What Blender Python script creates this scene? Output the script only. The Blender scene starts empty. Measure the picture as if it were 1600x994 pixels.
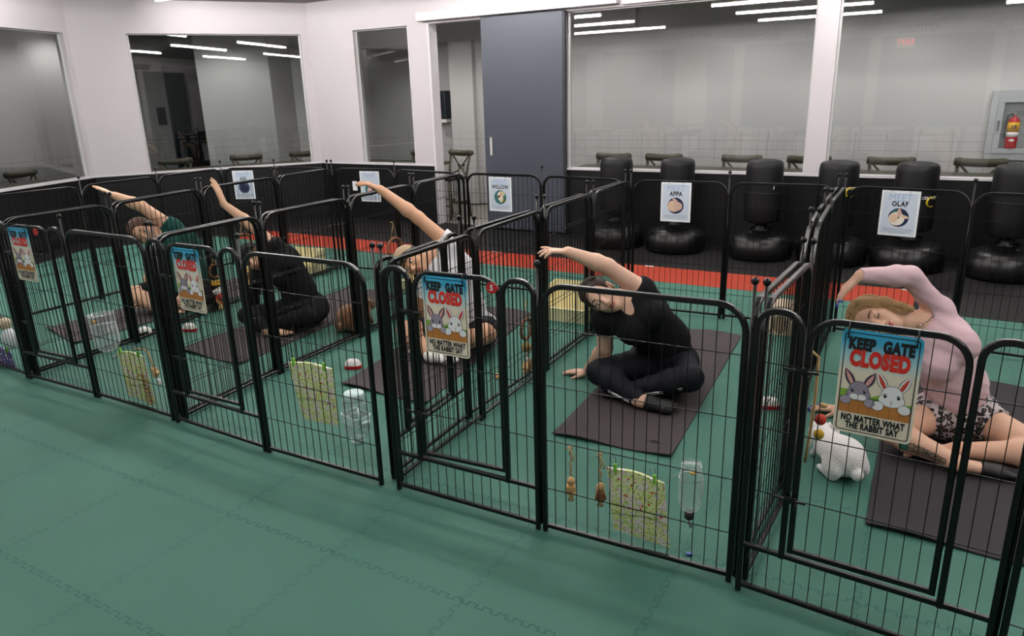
import bpy, bmesh, math, random
import numpy as np
from mathutils import Vector, Matrix

random.seed(7)
S = bpy.context.scene
COL = S.collection
PI = math.pi

# ------------------------------------------------------------------ camera, world, exposure
def cam_axes(yaw, pitch, roll):
    cy, sy, cp, sp, cr, sr = math.cos(yaw), math.sin(yaw), math.cos(pitch), math.sin(pitch), math.cos(roll), math.sin(roll)
    R = Matrix(((cy, -sy, 0), (sy, cy, 0), (0, 0, 1)))
    fwd, up, rt = Vector((0, cp, sp)), Vector((0, -sp, cp)), Vector((1, 0, 0))
    return R @ (cr * rt + sr * up), R @ (-sr * rt + cr * up), R @ fwd

cd = bpy.data.cameras.new('camera')
cam = bpy.data.objects.new('camera', cd)
COL.objects.link(cam)
r_, u_, w_ = cam_axes(.5279, -.2997, -.0299)
M = Matrix((r_, u_, -w_)).transposed().to_4x4()
M.translation = Vector((4.6783, -2.1027, 1.5772))
cam.matrix_world = M
cd.sensor_fit = 'HORIZONTAL'
cd.sensor_width = 36.0
cd.lens = 1134.4 / 1600 * 36.0
cd.clip_start = .05
S.camera = cam
S.view_settings.view_transform = 'Standard'
S.view_settings.look = 'None'
S.view_settings.gamma = 1
S.view_settings.use_curve_mapping = False
S.view_settings.exposure = 0.2
S.cycles.use_denoising = True
S.cycles.max_bounces = 8
S.cycles.transparent_max_bounces = 24
S.cycles.caustics_reflective = False
S.cycles.caustics_refractive = False
S.cycles.sample_clamp_indirect = 6

W = bpy.data.worlds.new('world')
S.world = W
W.use_nodes = True
W.node_tree.nodes['Background'].inputs[0].default_value = (.8, .85, .9, 1)
W.node_tree.nodes['Background'].inputs[1].default_value = .05

TUBE_POWER = 66.0     # emission of the room's tube lamps
HALL_POWER = 88.0     # watts of each corridor downlight
TUBE_Z = 2.70
CEIL = 2.78

# ------------------------------------------------------------------ materials
def lin(c):
    return tuple((x / 12.92 if x <= .04045 else ((x + .055) / 1.055) ** 2.4) for x in c)
def hexc(h):
    return lin(tuple(int(h[i:i + 2], 16) / 255 for i in (0, 2, 4)))

MATS = {}
def mat(name, h, rough=.5, metal=0., spec=.5, emit=None, power=0., bump=None, vary=None, trans=0., alpha=1., coat=0., sheen=0., sss=0.):
    """bump=(scale,strength,kind), vary=(scale, amount)"""
    m = bpy.data.materials.new(name)
    m.use_nodes = True
    nt = m.node_tree
    b = nt.nodes['Principled BSDF']
    c = hexc(h) if isinstance(h, str) else h
    b.inputs['Base Color'].default_value = (*c, 1)
    b.inputs['Roughness'].default_value = rough
    b.inputs['Metallic'].default_value = metal
    b.inputs['Specular IOR Level'].default_value = spec
    b.inputs['Transmission Weight'].default_value = trans
    b.inputs['Alpha'].default_value = alpha
    b.inputs['Coat Weight'].default_value = coat
    if sheen: b.inputs['Sheen Weight'].default_value = sheen
    if sss:
        b.inputs['Subsurface Weight'].default_value = sss
        b.inputs['Subsurface Radius'].default_value = (.02, .008, .004)
        b.inputs['Subsurface Scale'].default_value = .3
    if emit:
        b.inputs['Emission Color'].default_value = (*hexc(emit), 1)
        b.inputs['Emission Strength'].default_value = power
    if bump or vary:
        tc = nt.nodes.new('ShaderNodeTexCoord')
    if vary:
        n = nt.nodes.new('ShaderNodeTexNoise')
        n.inputs['Scale'].default_value = vary[0]
        n.inputs['Detail'].default_value = 4
        nt.links.new(tc.outputs['Object'], n.inputs['Vector'])
        mx = nt.nodes.new('ShaderNodeMix'); mx.data_type = 'RGBA'
        mx.inputs[6].default_value = (*[max(0, x * (1 - vary[1])) for x in c], 1)
        mx.inputs[7].default_value = (*[min(1, x * (1 + vary[1])) for x in c], 1)
        nt.links.new(n.outputs['Fac'], mx.inputs[0])
        nt.links.new(mx.outputs[2], b.inputs['Base Color'])
    if bump:
        kind = bump[2] if len(bump) > 2 else 'noise'
        if kind == 'voronoi':
            n = nt.nodes.new('ShaderNodeTexVoronoi'); out = 'Distance'
        elif kind == 'wave':
            n = nt.nodes.new('ShaderNodeTexWave'); out = 'Fac'
        else:
            n = nt.nodes.new('ShaderNodeTexNoise'); out = 'Fac'
            n.inputs['Detail'].default_value = 3
        n.inputs['Scale'].default_value = bump[0]
        nt.links.new(tc.outputs['Object'], n.inputs['Vector'])
        bp = nt.nodes.new('ShaderNodeBump')
        bp.inputs['Strength'].default_value = bump[1]
        bp.inputs['Distance'].default_value = .01
        nt.links.new(n.outputs[out], bp.inputs['Height'])
        nt.links.new(bp.outputs['Normal'], b.inputs['Normal'])
    MATS[name] = m
    return m

m_wall = mat('white_paint', 'c5bfc3', .7, bump=(60, .02))
m_ceil = mat('ceiling_paint', '858383', .8)
m_trimw = mat('white_trim', 'd2ced2', .45)
m_pad = mat('black_wall_padding', '08080c', .5, spec=.35, bump=(40, .05))
m_green = mat('green_foam', '407062', .62, spec=.35, vary=(1.7, .10), bump=(420, .25, 'voronoi'))
m_seam = mat('foam_seam', '315c54', .8, spec=.2)
m_orange = mat('orange_foam', 'a5341b', .6, spec=.35, vary=(3, .06), bump=(420, .25, 'voronoi'))
m_blackmat = mat('black_foam', '110f10', .6, spec=.3, bump=(300, .2, 'voronoi'))
m_hallfloor = mat('corridor_concrete', '8b857d', .5, vary=(2, .12))
m_hallwall = mat('corridor_paint', 'b6b5b4', .75)
m_halldark = mat('corridor_dark_door', '16222b', .45)
m_metal = mat('black_powder_coat', '050506', .30, spec=.42)
m_wire = mat('black_wire', '060606', .42, spec=.3)
m_steel = mat('steel', '9a9a9a', .3, 1.)
m_zip = mat('black_zip_tie', '0d0d0d', .5)
m_greydoor = mat('grey_door_laminate', '3d424d', .5, vary=(1.2, .04))
m_counter = mat('dark_counter_wood', '4a4436', .4, vary=(14, .2))
m_wood = mat('olive_brown_wood', '4d4838', .45, vary=(22, .25), bump=(30, .1))
m_chairseat = mat('black_seat', '141414', .5)
m_bag = mat('black_vinyl', '0a0a0f', .5, spec=.35, bump=(90, .06))
m_bagbase = mat('black_plastic_base', '08080a', .34, spec=.4)
m_yogamat = mat('charcoal_yoga_mat', '443d3e', .75, spec=.3, bump=(260, .25), vary=(3, .07))
m_yogablack = mat('black_yoga_mat', '322e31', .75, spec=.3, bump=(260, .25), vary=(3, .07))
m_tube = mat('lamp_tube', 'ffffff', .4, emit='fffaf6', power=TUBE_POWER)
m_halltube = mat('corridor_lamp_disc', 'ffffff', .4, emit='fff8f2', power=6.)
m_lampbody = mat('lamp_housing', 'c9c9c9', .4)
m_black = mat('matte_black', '0e0e10', .6)
m_white = mat('white_plastic', 'e4e2de', .4)
m_red = mat('red_plastic', 'b5121b', .35)
m_cream = mat('cream_plastic', 'e4daae', .45)
m_cream2 = mat('pale_cardboard', 'cbb9a0', .7)
m_paper = mat('poster_paper', 'eceef2', .55)
m_text = mat('wall_lettering', '26262a', .6)

def glass_mat(name, tint=(.86, .9, .88), refl=1.5, gain=2.6):
    m = bpy.data.materials.new(name); m.use_nodes = True
    nt = m.node_tree; nt.nodes.clear()
    o = nt.nodes.new('ShaderNodeOutputMaterial'); mx = nt.nodes.new('ShaderNodeMixShader')
    t = nt.nodes.new('ShaderNodeBsdfTransparent'); g = nt.nodes.new('ShaderNodeBsdfGlossy')
    f = nt.nodes.new('ShaderNodeFresnel'); f.inputs['IOR'].default_value = refl
    t.inputs['Color'].default_value = (*tint, 1)
    g.inputs['Roughness'].default_value = 0.0
    ml = nt.nodes.new('ShaderNodeMath'); ml.operation = 'MULTIPLY'; ml.inputs[1].default_value = gain; ml.use_clamp = True
    nt.links.new(f.outputs[0], ml.inputs[0])
    nt.links.new(ml.outputs[0], mx.inputs[0]); nt.links.new(t.outputs[0], mx.inputs[1]); nt.links.new(g.outputs[0], mx.inputs[2])
    nt.links.new(mx.outputs[0], o.inputs[0])
    return m
m_glass = glass_mat('window_glass', (.93, .945, .94))
m_glassdark = glass_mat('grey_window_glass', (.72, .75, .74))
def bottle_mat(name, tint, milk):
    m = bpy.data.materials.new(name); m.use_nodes = True
    nt = m.node_tree; nt.nodes.clear(); N = nt.nodes.new; K = nt.links.new
    o = N('ShaderNodeOutputMaterial'); t = N('ShaderNodeBsdfTransparent'); g = N('ShaderNodeBsdfGlossy'); d = N('ShaderNodeBsdfDiffuse')
    t.inputs['Color'].default_value = (*tint, 1); g.inputs['Roughness'].default_value = .06; d.inputs['Color'].default_value = (.85, .9, .9, 1)
    lw = N('ShaderNodeLayerWeight'); lw.inputs['Blend'].default_value = .25
    ml = N('ShaderNodeMath'); ml.operation = 'MULTIPLY_ADD'; ml.inputs[1].default_value = .55; ml.inputs[2].default_value = milk; ml.use_clamp = True
    K(lw.outputs['Facing'], ml.inputs[0])  # diffuse white towards the edges paints in bright rim highlights
    m1 = N('ShaderNodeMixShader'); K(ml.outputs[0], m1.inputs[0]); K(t.outputs[0], m1.inputs[1]); K(d.outputs[0], m1.inputs[2])
    pw = N('ShaderNodeMath'); pw.operation = 'POWER'; pw.inputs[1].default_value = 3.; K(lw.outputs['Facing'], pw.inputs[0])
    f = N('ShaderNodeMath'); f.operation = 'MULTIPLY_ADD'; f.inputs[1].default_value = .3; f.inputs[2].default_value = .05; K(pw.outputs[0], f.inputs[0])
    m2 = N('ShaderNodeMixShader'); K(f.outputs[0], m2.inputs[0]); K(m1.outputs[0], m2.inputs[1]); K(g.outputs[0], m2.inputs[2]); K(m2.outputs[0], o.inputs[0])
    return m
m_bottle = bottle_mat('clear_bottle', (.97, .985, .985), .06)
m_water = bottle_mat('water', (.95, .975, .98), .07)
m_bottle2 = bottle_mat('bluish_bottle', (.94, .97, .975), .10)

# ------------------------------------------------------------------ mesh helpers
class MB:
    def __init__(s):
        s.v, s.f, s.mi, s.sm = [], [], [], []
    def add(s, vs, fs, mi=0, smooth=False):
        o = len(s.v)
        s.v += [tuple(p) for p in vs]
        for f in fs:
            s.f.append(tuple(i + o for i in f)); s.mi.append(mi); s.sm.append(smooth)
        return s
    def box(s, c, d, mi=0, rot=None, bev=0.):
        hx, hy, hz = d[0] / 2, d[1] / 2, d[2] / 2
        c = Vector(c)
        if bev <= 0:
            vs = [Vector((x, y, z)) for x in (-hx, hx) for y in (-hy, hy) for z in (-hz, hz)]
            fs = [(0, 1, 3, 2), (4, 6, 7, 5), (0, 4, 5, 1), (2, 3, 7, 6), (0, 2, 6, 4), (1, 5, 7, 3)]
        else:
            b = min(bev, hx * .99, hy * .99, hz * .99)
            bm = bmesh.new()
            bmesh.ops.create_cube(bm, size=1, matrix=Matrix.Diagonal((d[0], d[1], d[2], 1)))
            bmesh.ops.bevel(bm, geom=bm.edges[:], offset=b, segments=2, affect='EDGES', profile=.5)
            vs = [v.co.copy() for v in bm.verts]; bm.verts.index_update()
            fs = [tuple(v.index for v in f.verts) for f in bm.faces]
            bm.free()
        if rot is not None: vs = [rot @ v for v in vs]
        return s.add([v + c for v in vs], fs, mi)
    def tube(s, pts, r, n=8, mi=0, caps=True, closed=False, square=False, rad=None, up=None):
        pts = [Vector(p) for p in pts]
        N = len(pts)
        rings = []
        prev = None
        for i in range(N):
            a = pts[(i - 1) % N] if (closed or i > 0) else pts[i]
            b = pts[(i + 1) % N] if (closed or i < N - 1) else pts[i]
            t = (b - a).normalized()
            if prev is None:
                ref = Vector(up) if up is not None else (Vector((0, 0, 1)) if abs(t.z) < .9 else Vector((1, 0, 0)))
                x = ref.cross(t).normalized()
            else:
                x = (prev - t * prev.dot(t)).normalized()
            prev = x
            y = t.cross(x)
            # mitre
            k = 1.
            if 0 < i < N - 1 or closed:
                c = (pts[i] - a).normalized().dot((b - pts[i]).normalized())
                k = 1 / max(.5, math.sqrt(max(.01, (1 + c) / 2)))
            rr = (rad[i] if rad else r)
            ring = []
            for j in range(n):
                th = 2 * PI * (j + .5) / n
                cx, sy = math.cos(th), math.sin(th)
                if square:
                    e = .45
                    cx = math.copysign(abs(cx) ** e, cx); sy = math.copysign(abs(sy) ** e, sy)
                ring.append(pts[i] + x * (rr * cx) + y * (rr * sy))
            rings.append(ring)
        vs = [p for r_ in rings for p in r_]
        fs = []
        for i in range(N if closed else N - 1):
            i2 = (i + 1) % N
            for j in range(n):
                j2 = (j + 1) % n
                fs.append((i * n + j, i * n + j2, i2 * n + j2, i2 * n + j))
        if caps and not closed:
            fs.append(tuple(range(n))[::-1]); fs.append(tuple((N - 1) * n + j for j in range(n)))
        return s.add(vs, fs, mi, smooth=(n > 4 and not square))
    def lathe(s, prof, c=(0, 0, 0), n=24, mi=0, rot=None, smooth=True, mis=None):
        """prof: list of (r,z)"""
        c = Vector(c); vs = []; fs = []; mm = []
        for r, z in prof:
            for j in range(n):
                th = 2 * PI * j / n
                p = Vector((r * math.cos(th), r * math.sin(th), z))
                vs.append((rot @ p if rot is not None else p) + c)
        for i in range(len(prof) - 1):
            for j in range(n):
                j2 = (j + 1) % n
                fs.append((i * n + j, i * n + j2, (i + 1) * n + j2, (i + 1) * n + j))
        if prof[0][0] > 1e-6: fs.append(tuple(range(n))[::-1])
        if prof[-1][0] > 1e-6: fs.append(tuple((len(prof) - 1) * n + j for j in range(n)))
        return s.add(vs, fs, mi, smooth)
    def ball(s, c, r, n=12, mi=0, sc=(1, 1, 1), rot=None):
        m = max(4, n // 2)
        prof = [(max(1e-7, math.sin(PI * i / m)), -math.cos(PI * i / m)) for i in range(m + 1)]
        c = Vector(c); vs = []; fs = []
        for rr, z in prof:
            for j in range(n):
                th = 2 * PI * j / n
                p = Vector((r * sc[0] * rr * math.cos(th), r * sc[1] * rr * math.sin(th), r * sc[2] * z))
                vs.append((rot @ p if rot is not None else p) + c)
        for i in range(m):
            for j in range(n):
                j2 = (j + 1) % n
                fs.append((i * n + j, i * n + j2, (i + 1) * n + j2, (i + 1) * n + j))
        return s.add(vs, fs, mi, True)
    def prism(s, poly, off, mi=0, smooth=False):
        """poly: 3D points of a planar polygon; off: extrusion vector"""
        n = len(poly); off = Vector(off)
        a = [Vector(p) for p in poly]; b = [p + off for p in a]
        fs = [tuple(range(n))[::-1], tuple(range(n, 2 * n))] + [(i, (i + 1) % n, n + (i + 1) % n, n + i) for i in range(n)]
        return s.add(a + b, fs, mi, smooth)
    def build(s, name, mats, parent=None, loc=None, rotz=0., recalc=True):
        me = bpy.data.meshes.new(name)
        me.from_pydata(s.v, [], s.f)
        mats = mats if isinstance(mats, (list, tuple)) else [mats]
        for m in mats: me.materials.append(m)
        me.polygons.foreach_set('material_index', s.mi)
        me.polygons.foreach_set('use_smooth', s.sm)
        if recalc:
            bm = bmesh.new(); bm.from_mesh(me)
            bmesh.ops.recalc_face_normals(bm, faces=bm.faces)
            bm.to_mesh(me); bm.free()
        me.update()
        o = bpy.data.objects.new(name, me)
        COL.objects.link(o)
        if parent is not None: o.parent = parent
        if loc is not None: o.location = loc
        if rotz: o.rotation_euler = (0, 0, rotz)
        return o

def tag(o, label=None, cat=None, group=None, kind=None):
    if label: o['label'] = label
    if cat: o['category'] = cat
    if group: o['group'] = group
    if kind: o['kind'] = kind
    return o
def thing(name, label, cat, loc=(0, 0, 0), rotz=0., group=None):
    o = bpy.data.objects.new(name, None)
    COL.objects.link(o)
    o.location = loc; o.rotation_euler = (0, 0, rotz); o.empty_display_size = .1
    return tag(o, label, cat, group)
def struct(o, label=None):
    return tag(o, label, None, None, 'structure')
def copy_tree(o, parent=None):
    c = o.copy(); COL.objects.link(c)
    if parent is not None: c.parent = parent
    for ch in list(o.children): copy_tree(ch, c)
    return c

def text_mb(txt, size, mb, origin, xdir, zdir, off=0., wide=1., align='CENTER', mi=0, shear=0., sp=1.02, bold=0.):
    """lettering laid flat in the plane spanned by xdir (reading direction) and zdir (up), added to mb"""
    cu = bpy.data.curves.new('lettering', 'FONT')
    cu.body = txt; cu.size = size; cu.align_x = align; cu.align_y = 'CENTER'
    cu.offset = bold; cu.shear = shear; cu.resolution_u = 3; cu.space_character = sp
    ob = bpy.data.objects.new('lettering', cu); COL.objects.link(ob)
    dg = bpy.context.evaluated_depsgraph_get()
    me = bpy.data.meshes.new_from_object(ob.evaluated_get(dg))
    xd, zd = Vector(xdir).normalized(), Vector(zdir).normalized()
    nd = xd.cross(zd)
    o = Vector(origin)
    vs = [o + xd * (v.co.x * wide) + zd * v.co.y + nd * off for v in me.vertices]
    fs = [tuple(p.vertices) for p in me.polygons]
    mb.add(vs, fs, mi)
    bpy.data.objects.remove(ob); bpy.data.meshes.remove(me); bpy.data.curves.remove(cu)

# ------------------------------------------------------------------ the room
YB = 5.48                       # room face of the back wall
TH = .12
LEDGE, TOP = .755, 2.40
C0 = Vector((-3.54, .80)); C1 = Vector((-4.32, 3.22)); C2 = Vector((-2.72, YB))
dirL = (C1 - C0).normalized(); dirA = (C2 - C1).normalized()

def floor_poly(name, poly, z, m, thick=.02):
    mb = MB().prism([(x, y, z - thick) for x, y in poly], (0, 0, thick))
    return struct(mb.build(name, m))

# green foam floor with interlocking seams
TX, TY, X0, Y0 = .561, .577, 2.385, .10
fl = MB().prism([(-6.2, -3.1, -.03), (10, -3.1, -.03), (10, 3.75, -.03), (-6.2, 3.75, -.03)], (0, 0, .03))
def seam_pts(T):
    out = []; n = 10; a = .0085
    p = T / n
    for i in range(n):
        u = i * p
        out += [(u, -a), (u + p * .52, -a), (u + p * .46, a), (u + p * 1.06, a)]
    return out + [(T, -a)]
def ribbon(pts, w, z):
    vs, fs = [], []
    for i in range(len(pts) - 1):
        a, b = Vector(pts[i]), Vector(pts[i + 1])
        t = (b - a).normalized(); nx = Vector((-t.y, t.x)) * w; o = len(vs); zz = z + .00005 * (i % 2)
        vs += [(a.x + nx.x, a.y + nx.y, zz), (a.x - nx.x, a.y - nx.y, zz), (b.x - nx.x, b.y - nx.y, zz), (b.x + nx.x, b.y + nx.y, zz)]
        fs.append((o, o + 1, o + 2, o + 3))
    return vs, fs
sp = seam_pts(TX)
rs = random.Random(3)
for j in range(-5, 7):
    y = Y0 + j * TY
    if y > 3.7 or y < -3: continue
    for i in range(-9, 12):
        x = X0 + i * TX
        pts = [(x + u, y + v) for u, v in sp]
        fl.add(*ribbon(pts, .0011 + .0006 * rs.random(), .0006), mi=1)
sp2 = seam_pts(TY)
for i in range(-9, 12):
    x = X0 + i * TX
    for j in range(-5, 6):
        y = Y0 + j * TY
        pts = [(x + v, y + u) for u, v in sp2 if y + u < 3.74]
        if len(pts) > 2: fl.add(*ribbon(pts, .0006 + .0006 * rs.random(), .0006), mi=1)
struct(fl.build('floor', [m_green, m_seam], recalc=False), 'green interlocking foam floor')
def clip_left(y):       # where the left or angled wall meets a line y = const
    if y < C1.y: return C0.x + (y - C0.y) / dirL.y * dirL.x
    return C1.x + (y - C1.y) / dirA.y * dirA.x
struct(MB().prism([(-2.58, 3.75, -.03), (4.66, 3.75, -.03), (4.66, 4.27, -.03), (-2.58, 4.27, -.03)], (0, 0, .031)).build('floor_orange_strip', m_orange), 'orange foam strip across the floor behind the pens')
bk = MB()
bk.prism([(-6.2, 4.27, -.03), (10, 4.27, -.03), (10, 5.58, -.03), (-6.2, 5.58, -.03)], (0, 0, .031))
bk.prism([(4.66, 3.64, -.03), (10, 3.64, -.03), (10, 4.27, -.03), (4.66, 4.27, -.03)], (0, 0, .0315))
bk.prism([(-6.2, 3.75, -.03), (-2.58, 3.75, -.03), (-2.58, 4.27, -.03), (-6.2, 4.27, -.03)], (0, 0, .0308))
q0 = Vector((-3.02, .9)); q1 = Vector((-3.72, 2.62)); q2 = Vector((-2.9, 3.75))
bk.prism([(-6.2, .9, -.03), (q0.x, q0.y, -.03), (q1.x, q1.y, -.03), (q2.x, q2.y, -.03), (-6.2, 3.75, -.03)], (0, 0, .0312))
struct(bk.build('floor_black_strip', m_blackmat, recalc=False), 'black foam floor along the walls')

def wall_seg(mb, a, b, z0, z1, th=TH, mi=0):
    """a slab whose room face runs a->b; the room lies to the right of a->b, thickness to the left"""
    a, b = Vector(a), Vector(b)
    d = (b - a).normalized(); n = Vector((-d.y, d.x)) * th
    poly = [(a.x, a.y, z0), (b.x, b.y, z0), (b.x + n.x, b.y + n.y, z0), (a.x + n.x, a.y + n.y, z0)]
    mb.prism(poly, (0, 0, z1 - z0), mi)

def wall_with_openings(name, a, b, ops, half=True, label=None):
    """ops: (s0,s1) along a->b opened between LEDGE and TOP"""
    a, b = Vector(a), Vector(b); d = (b - a).normalized(); Ln = (b - a).length
    mb = MB()
    s = 0.
    for s0, s1 in ops:
        if s0 > s: wall_seg(mb, a + d * s, a + d * s0, LEDGE, TOP)
        s = s1
    if s < Ln: wall_seg(mb, a + d * s, b, LEDGE, TOP)
    wall_seg(mb, a, b, TOP, CEIL)
    return struct(mb.build(name, m_wall), label)

dl = (C1 - C0).length; da = (C2 - C1).length
sA0, sA1 = .61, 2.66
wall_with_openings('wall_left', C0, C1, [(.25, dl - .07)], label='white wall over a black padded base, left')
wall_with_openings('wall_angled', C1, C2, [(sA0, sA1)], label='white angled corner wall')
bx0, bx1 = C2.x, 10.
W3 = (-1.965, -1.09); DOOR = (-.76, 0.02); G1 = (1.0, 3.572); G2 = (3.759, 9.6)
mb = MB()
def seg(x0, x1, z0, z1): wall_seg(mb, (x0, YB), (x1, YB), z0, z1)
seg(bx0, W3[0], LEDGE, TOP); seg(W3[1], DOOR[0] - .03, LEDGE, TOP)
seg(DOOR[1] - .0, G1[0], 0, TOP)
seg(G1[1], G2[0], LEDGE, TOP); seg(G2[1], bx1, LEDGE, TOP); seg(bx0, bx1, TOP, CEIL)
struct(mb.build('wall_back', m_wall), 'white back wall with glazed openings')
# black padded lower walls
mb = MB()
wall_seg(mb, C0, C1, 0, LEDGE - .022); wall_seg(mb, C1, C2, 0, LEDGE - .022)
wall_seg(mb, C2, (DOOR[0] - .032, YB), 0, LEDGE - .022); wall_seg(mb, (G1[0], YB), (bx1, YB), 0, LEDGE - .022)
struct(mb.build('wall_base_padding', m_pad), 'black padded lower walls')
# white ledge caps
mb = MB()
def cap(a, b, mi=0):
    a, b = Vector(a), Vector(b); d = (b - a).normalized(); n = Vector((d.y, -d.x)) * .012
    wall_seg(mb, a + n, b + n, LEDGE - .022, LEDGE, TH + .012)
cap(C0, C1); cap(C1, C2); cap(C2, (DOOR[0] - .03, YB)); cap((G1[0] + .03, YB), (bx1, YB))
struct(mb.build('trim_1', m_trimw), 'thin white ledge cap on the black lower wall')

def pane(name, a, b, m, z0=LEDGE, z1=TOP, inset=.07, label=None, seams=()):
    a, b = Vector(a), Vector(b); d = (b - a).normalized(); n = Vector((-d.y, d.x))
    mb = MB()
    cuts = [0.] + list(seams) + [(b - a).length]
    for i in range(len(cuts) - 1):
        p = a + d * (cuts[i] + (.002 if i else 0)); q = a + d * (cuts[i + 1] - .002)
        p = p + n * inset; q = q + n * inset
        mb.add([(p.x, p.y, z0), (q.x, q.y, z0), (q.x, q.y, z1), (p.x, p.y, z1)], [(0, 1, 2, 3)])
    o = struct(mb.build(name, m, recalc=False), label)
    fr = MB()
    for s0, s1 in ((0., .02), ((b - a).length - .02, (b - a).length)):
        wall_seg(fr, a + d * s0 + n * (inset - .015), a + d * s1 + n * (inset - .015), z0, z1, .03)
    wall_seg(fr, a + n * (inset - .015), b + n * (inset - .015), z1 - .012, z1, .03)
    fr.build('window_frame', m_lampbody, o)
    return o
pane('window_1', C0 + dirL * .25, C0 + dirL * (dl - .07), m_glassdark, label='dark window in the left wall')
pane('window_2', C1 + dirA * sA0, C1 + dirA * sA1, m_glassdark, label='window in the angled corner wall')
pane('window_3', (W3[0], YB), (W3[1], YB), m_glassdark, label='narrow window left of the doorway')
pane('window_4', (G1[0] + .04, YB), (G1[1], YB), m_glass, seams=(1.03,), label='large glazing right of the grey door')
pane('window_5', (G2[0], YB), (G2[1], YB), m_glass, seams=(1.62, 3.3), label='large glazing right of the white column')

# ceiling, opposite wall, side walls
struct(MB().prism([(-6.2, -3.2, CEIL), (10, -3.2, CEIL), (10, YB + .05, CEIL), (-6.2, YB + .05, CEIL)], (0, 0, .1)).build('ceiling', m_ceil))
YO = -3.04
mb = MB()
mb.box(((10 - 6.2) / 2, YO - .06, 2.59), (16.2, .12, .38)); mb.box(((10 - 6.2) / 2, YO - .06, .375), (16.2, .12, .75))
OPEN = [(-4.5, -2.6), (-2.2, -.5), (.2, .75), (.95, 2.3), (2.75, 3.3), (3.5, 5.3), (5.5, 7.4)]
x = -6.2
for a, b in OPEN + [(10, 10)]:
    if a > x: mb.box(((x + a) / 2, YO - .06, 1.575), (a - x, .12, 1.65))
    x = b
struct(mb.build('wall_front', m_wall), 'white wall behind the camera')
mb = MB()
for a, b in OPEN: mb.box(((a + b) / 2, YO - .09, 1.575), (b - a, .02, 1.65))
struct(mb.build('window_6', mat('dark_glazing', '6a6e70', .15)), 'dark glazing in the wall behind the camera')
struct(MB().box((9.95, 1.2, 1.39), (.12, 8.6, 2.78)).build('wall_right', m_wall))
mb = MB()
wall_seg(mb, (-3.3, YO), C0, 0, CEIL)
struct(mb.build('wall_left_front', m_wall))
lt = MB()
for word, x, z in (('FOCUS', .02, 2.68), ('SELF-CONTROL', 1.15, 2.51), ('LISTENING', 1.85, 2.68), ('EFFORT', 2.35, 2.51), ('DETERMINATION', 3.12, 2.68),
                   ('ATTITUDE', 4.10, 2.51), ('RESPECT', 4.56, 2.68), ('INTEGRITY', 5.45, 2.51)):
    text_mb(word, .18, lt, (x, YO + .012, z), (-1, 0, 0), (0, 0, 1), wide=.78, bold=.005)
tag(lt.build('wall_lettering', m_text, recalc=False), 'grey words lettered along the top of the wall behind the camera', 'lettering', kind='structure')

# door: sliding slab with recessed pull, track box
dr = struct(MB().box((.51, YB - .045, 1.215), (1.03, .045, 2.39), bev=.003).build('door_1', m_greydoor), 'grey sliding door slab')
h = MB().box((.085, YB - .070, .985), (.045, .006, .225), bev=.002).build('door_handle', m_steel, dr)
MB().box((.085, YB - .0735, .985), (.026, .003, .19)).build('handle_recess', m_lampbody, h)
MB().box((1.035, YB - .03, 1.215), (.02, .06, 2.39)).build('door_edge', mat('dark_edge', '2b2d33', .5), dr)
mb = MB(); mb.box((.395, YB - .06, 2.475), (2.53, .12, .10), bev=.004); mb.box((5.6, YB - .03, 2.46), (7.8, .06, .09), bev=.004)
struct(mb.build('trim_2', m_trimw), 'white track box over the sliding door')
# white jambs
mb = MB(); mb.box((DOOR[0] - .015, YB + .06, 1.2), (.03, .16, 2.40)); mb.box((-1.09 - .0, YB + .06, 1.57), (.012, .13, 1.64)); mb.box((W3[0], YB + .06, 1.57), (.012, .13, 1.64))
struct(mb.build('trim_3', m_trimw), 'white jambs of the doorway and window')

# ------------------------------------------------------------------ corridor outside the glass
HC = 2.72
struct(MB().prism([(-7.5, 0, -.04), (10, 0, -.04), (10, 8.4, -.04), (-7.5, 8.4, -.04)], (0, 0, .02)).build('floor_corridor', m_hallfloor, recalc=False), 'grey corridor floor beyond the glass')
def hall_tile_mat():
    m = bpy.data.materials.new('corridor_tile_wall'); m.use_nodes = True
    nt = m.node_tree; b = nt.nodes['Principled BSDF']; b.inputs['Roughness'].default_value = .45
    tc = nt.nodes.new('ShaderNodeTexCoord')
    sx = nt.nodes.new('ShaderNodeSeparateXYZ'); nt.links.new(tc.outputs['UV'], sx.inputs[0])
    def line(sock, period, w):
        d = nt.nodes.new('ShaderNodeMath'); d.operation = 'DIVIDE'; d.inputs[1].default_value = period; nt.links.new(sock, d.inputs[0])
        f = nt.nodes.new('ShaderNodeMath'); f.operation = 'FRACT'; nt.links.new(d.outputs[0], f.inputs[0])
        l = nt.nodes.new('ShaderNodeMath'); l.operation = 'LESS_THAN'; l.inputs[1].default_value = w / period; nt.links.new(f.outputs[0], l.inputs[0])
        return l.outputs[0]
    a = line(sx.outputs[0], .32, .005); c = line(sx.outputs[1], .105, .0045)
    mxm = nt.nodes.new('ShaderNodeMath'); mxm.operation = 'MAXIMUM'; nt.links.new(a, mxm.inputs[0]); nt.links.new(c, mxm.inputs[1])
    lt_ = nt.nodes.new('ShaderNodeMath'); lt_.operation = 'LESS_THAN'; lt_.inputs[1].default_value = 1.052; nt.links.new(sx.outputs[1], lt_.inputs[0])
    mu = nt.nodes.new('ShaderNodeMath'); mu.operation = 'MULTIPLY'; nt.links.new(mxm.outputs[0], mu.inputs[0]); nt.links.new(lt_.outputs[0], mu.inputs[1])
    mx = nt.nodes.new('ShaderNodeMix'); mx.data_type = 'RGBA'
    mx.inputs[6].default_value = (*hexc('bab9b8'), 1); mx.inputs[7].default_value = (*hexc('8b8a89'), 1)
    nt.links.new(mu.outputs[0], mx.inputs[0]); nt.links.new(mx.outputs[2], b.inputs['Base Color'])
    return m
m_tile = hall_tile_mat()
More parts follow.
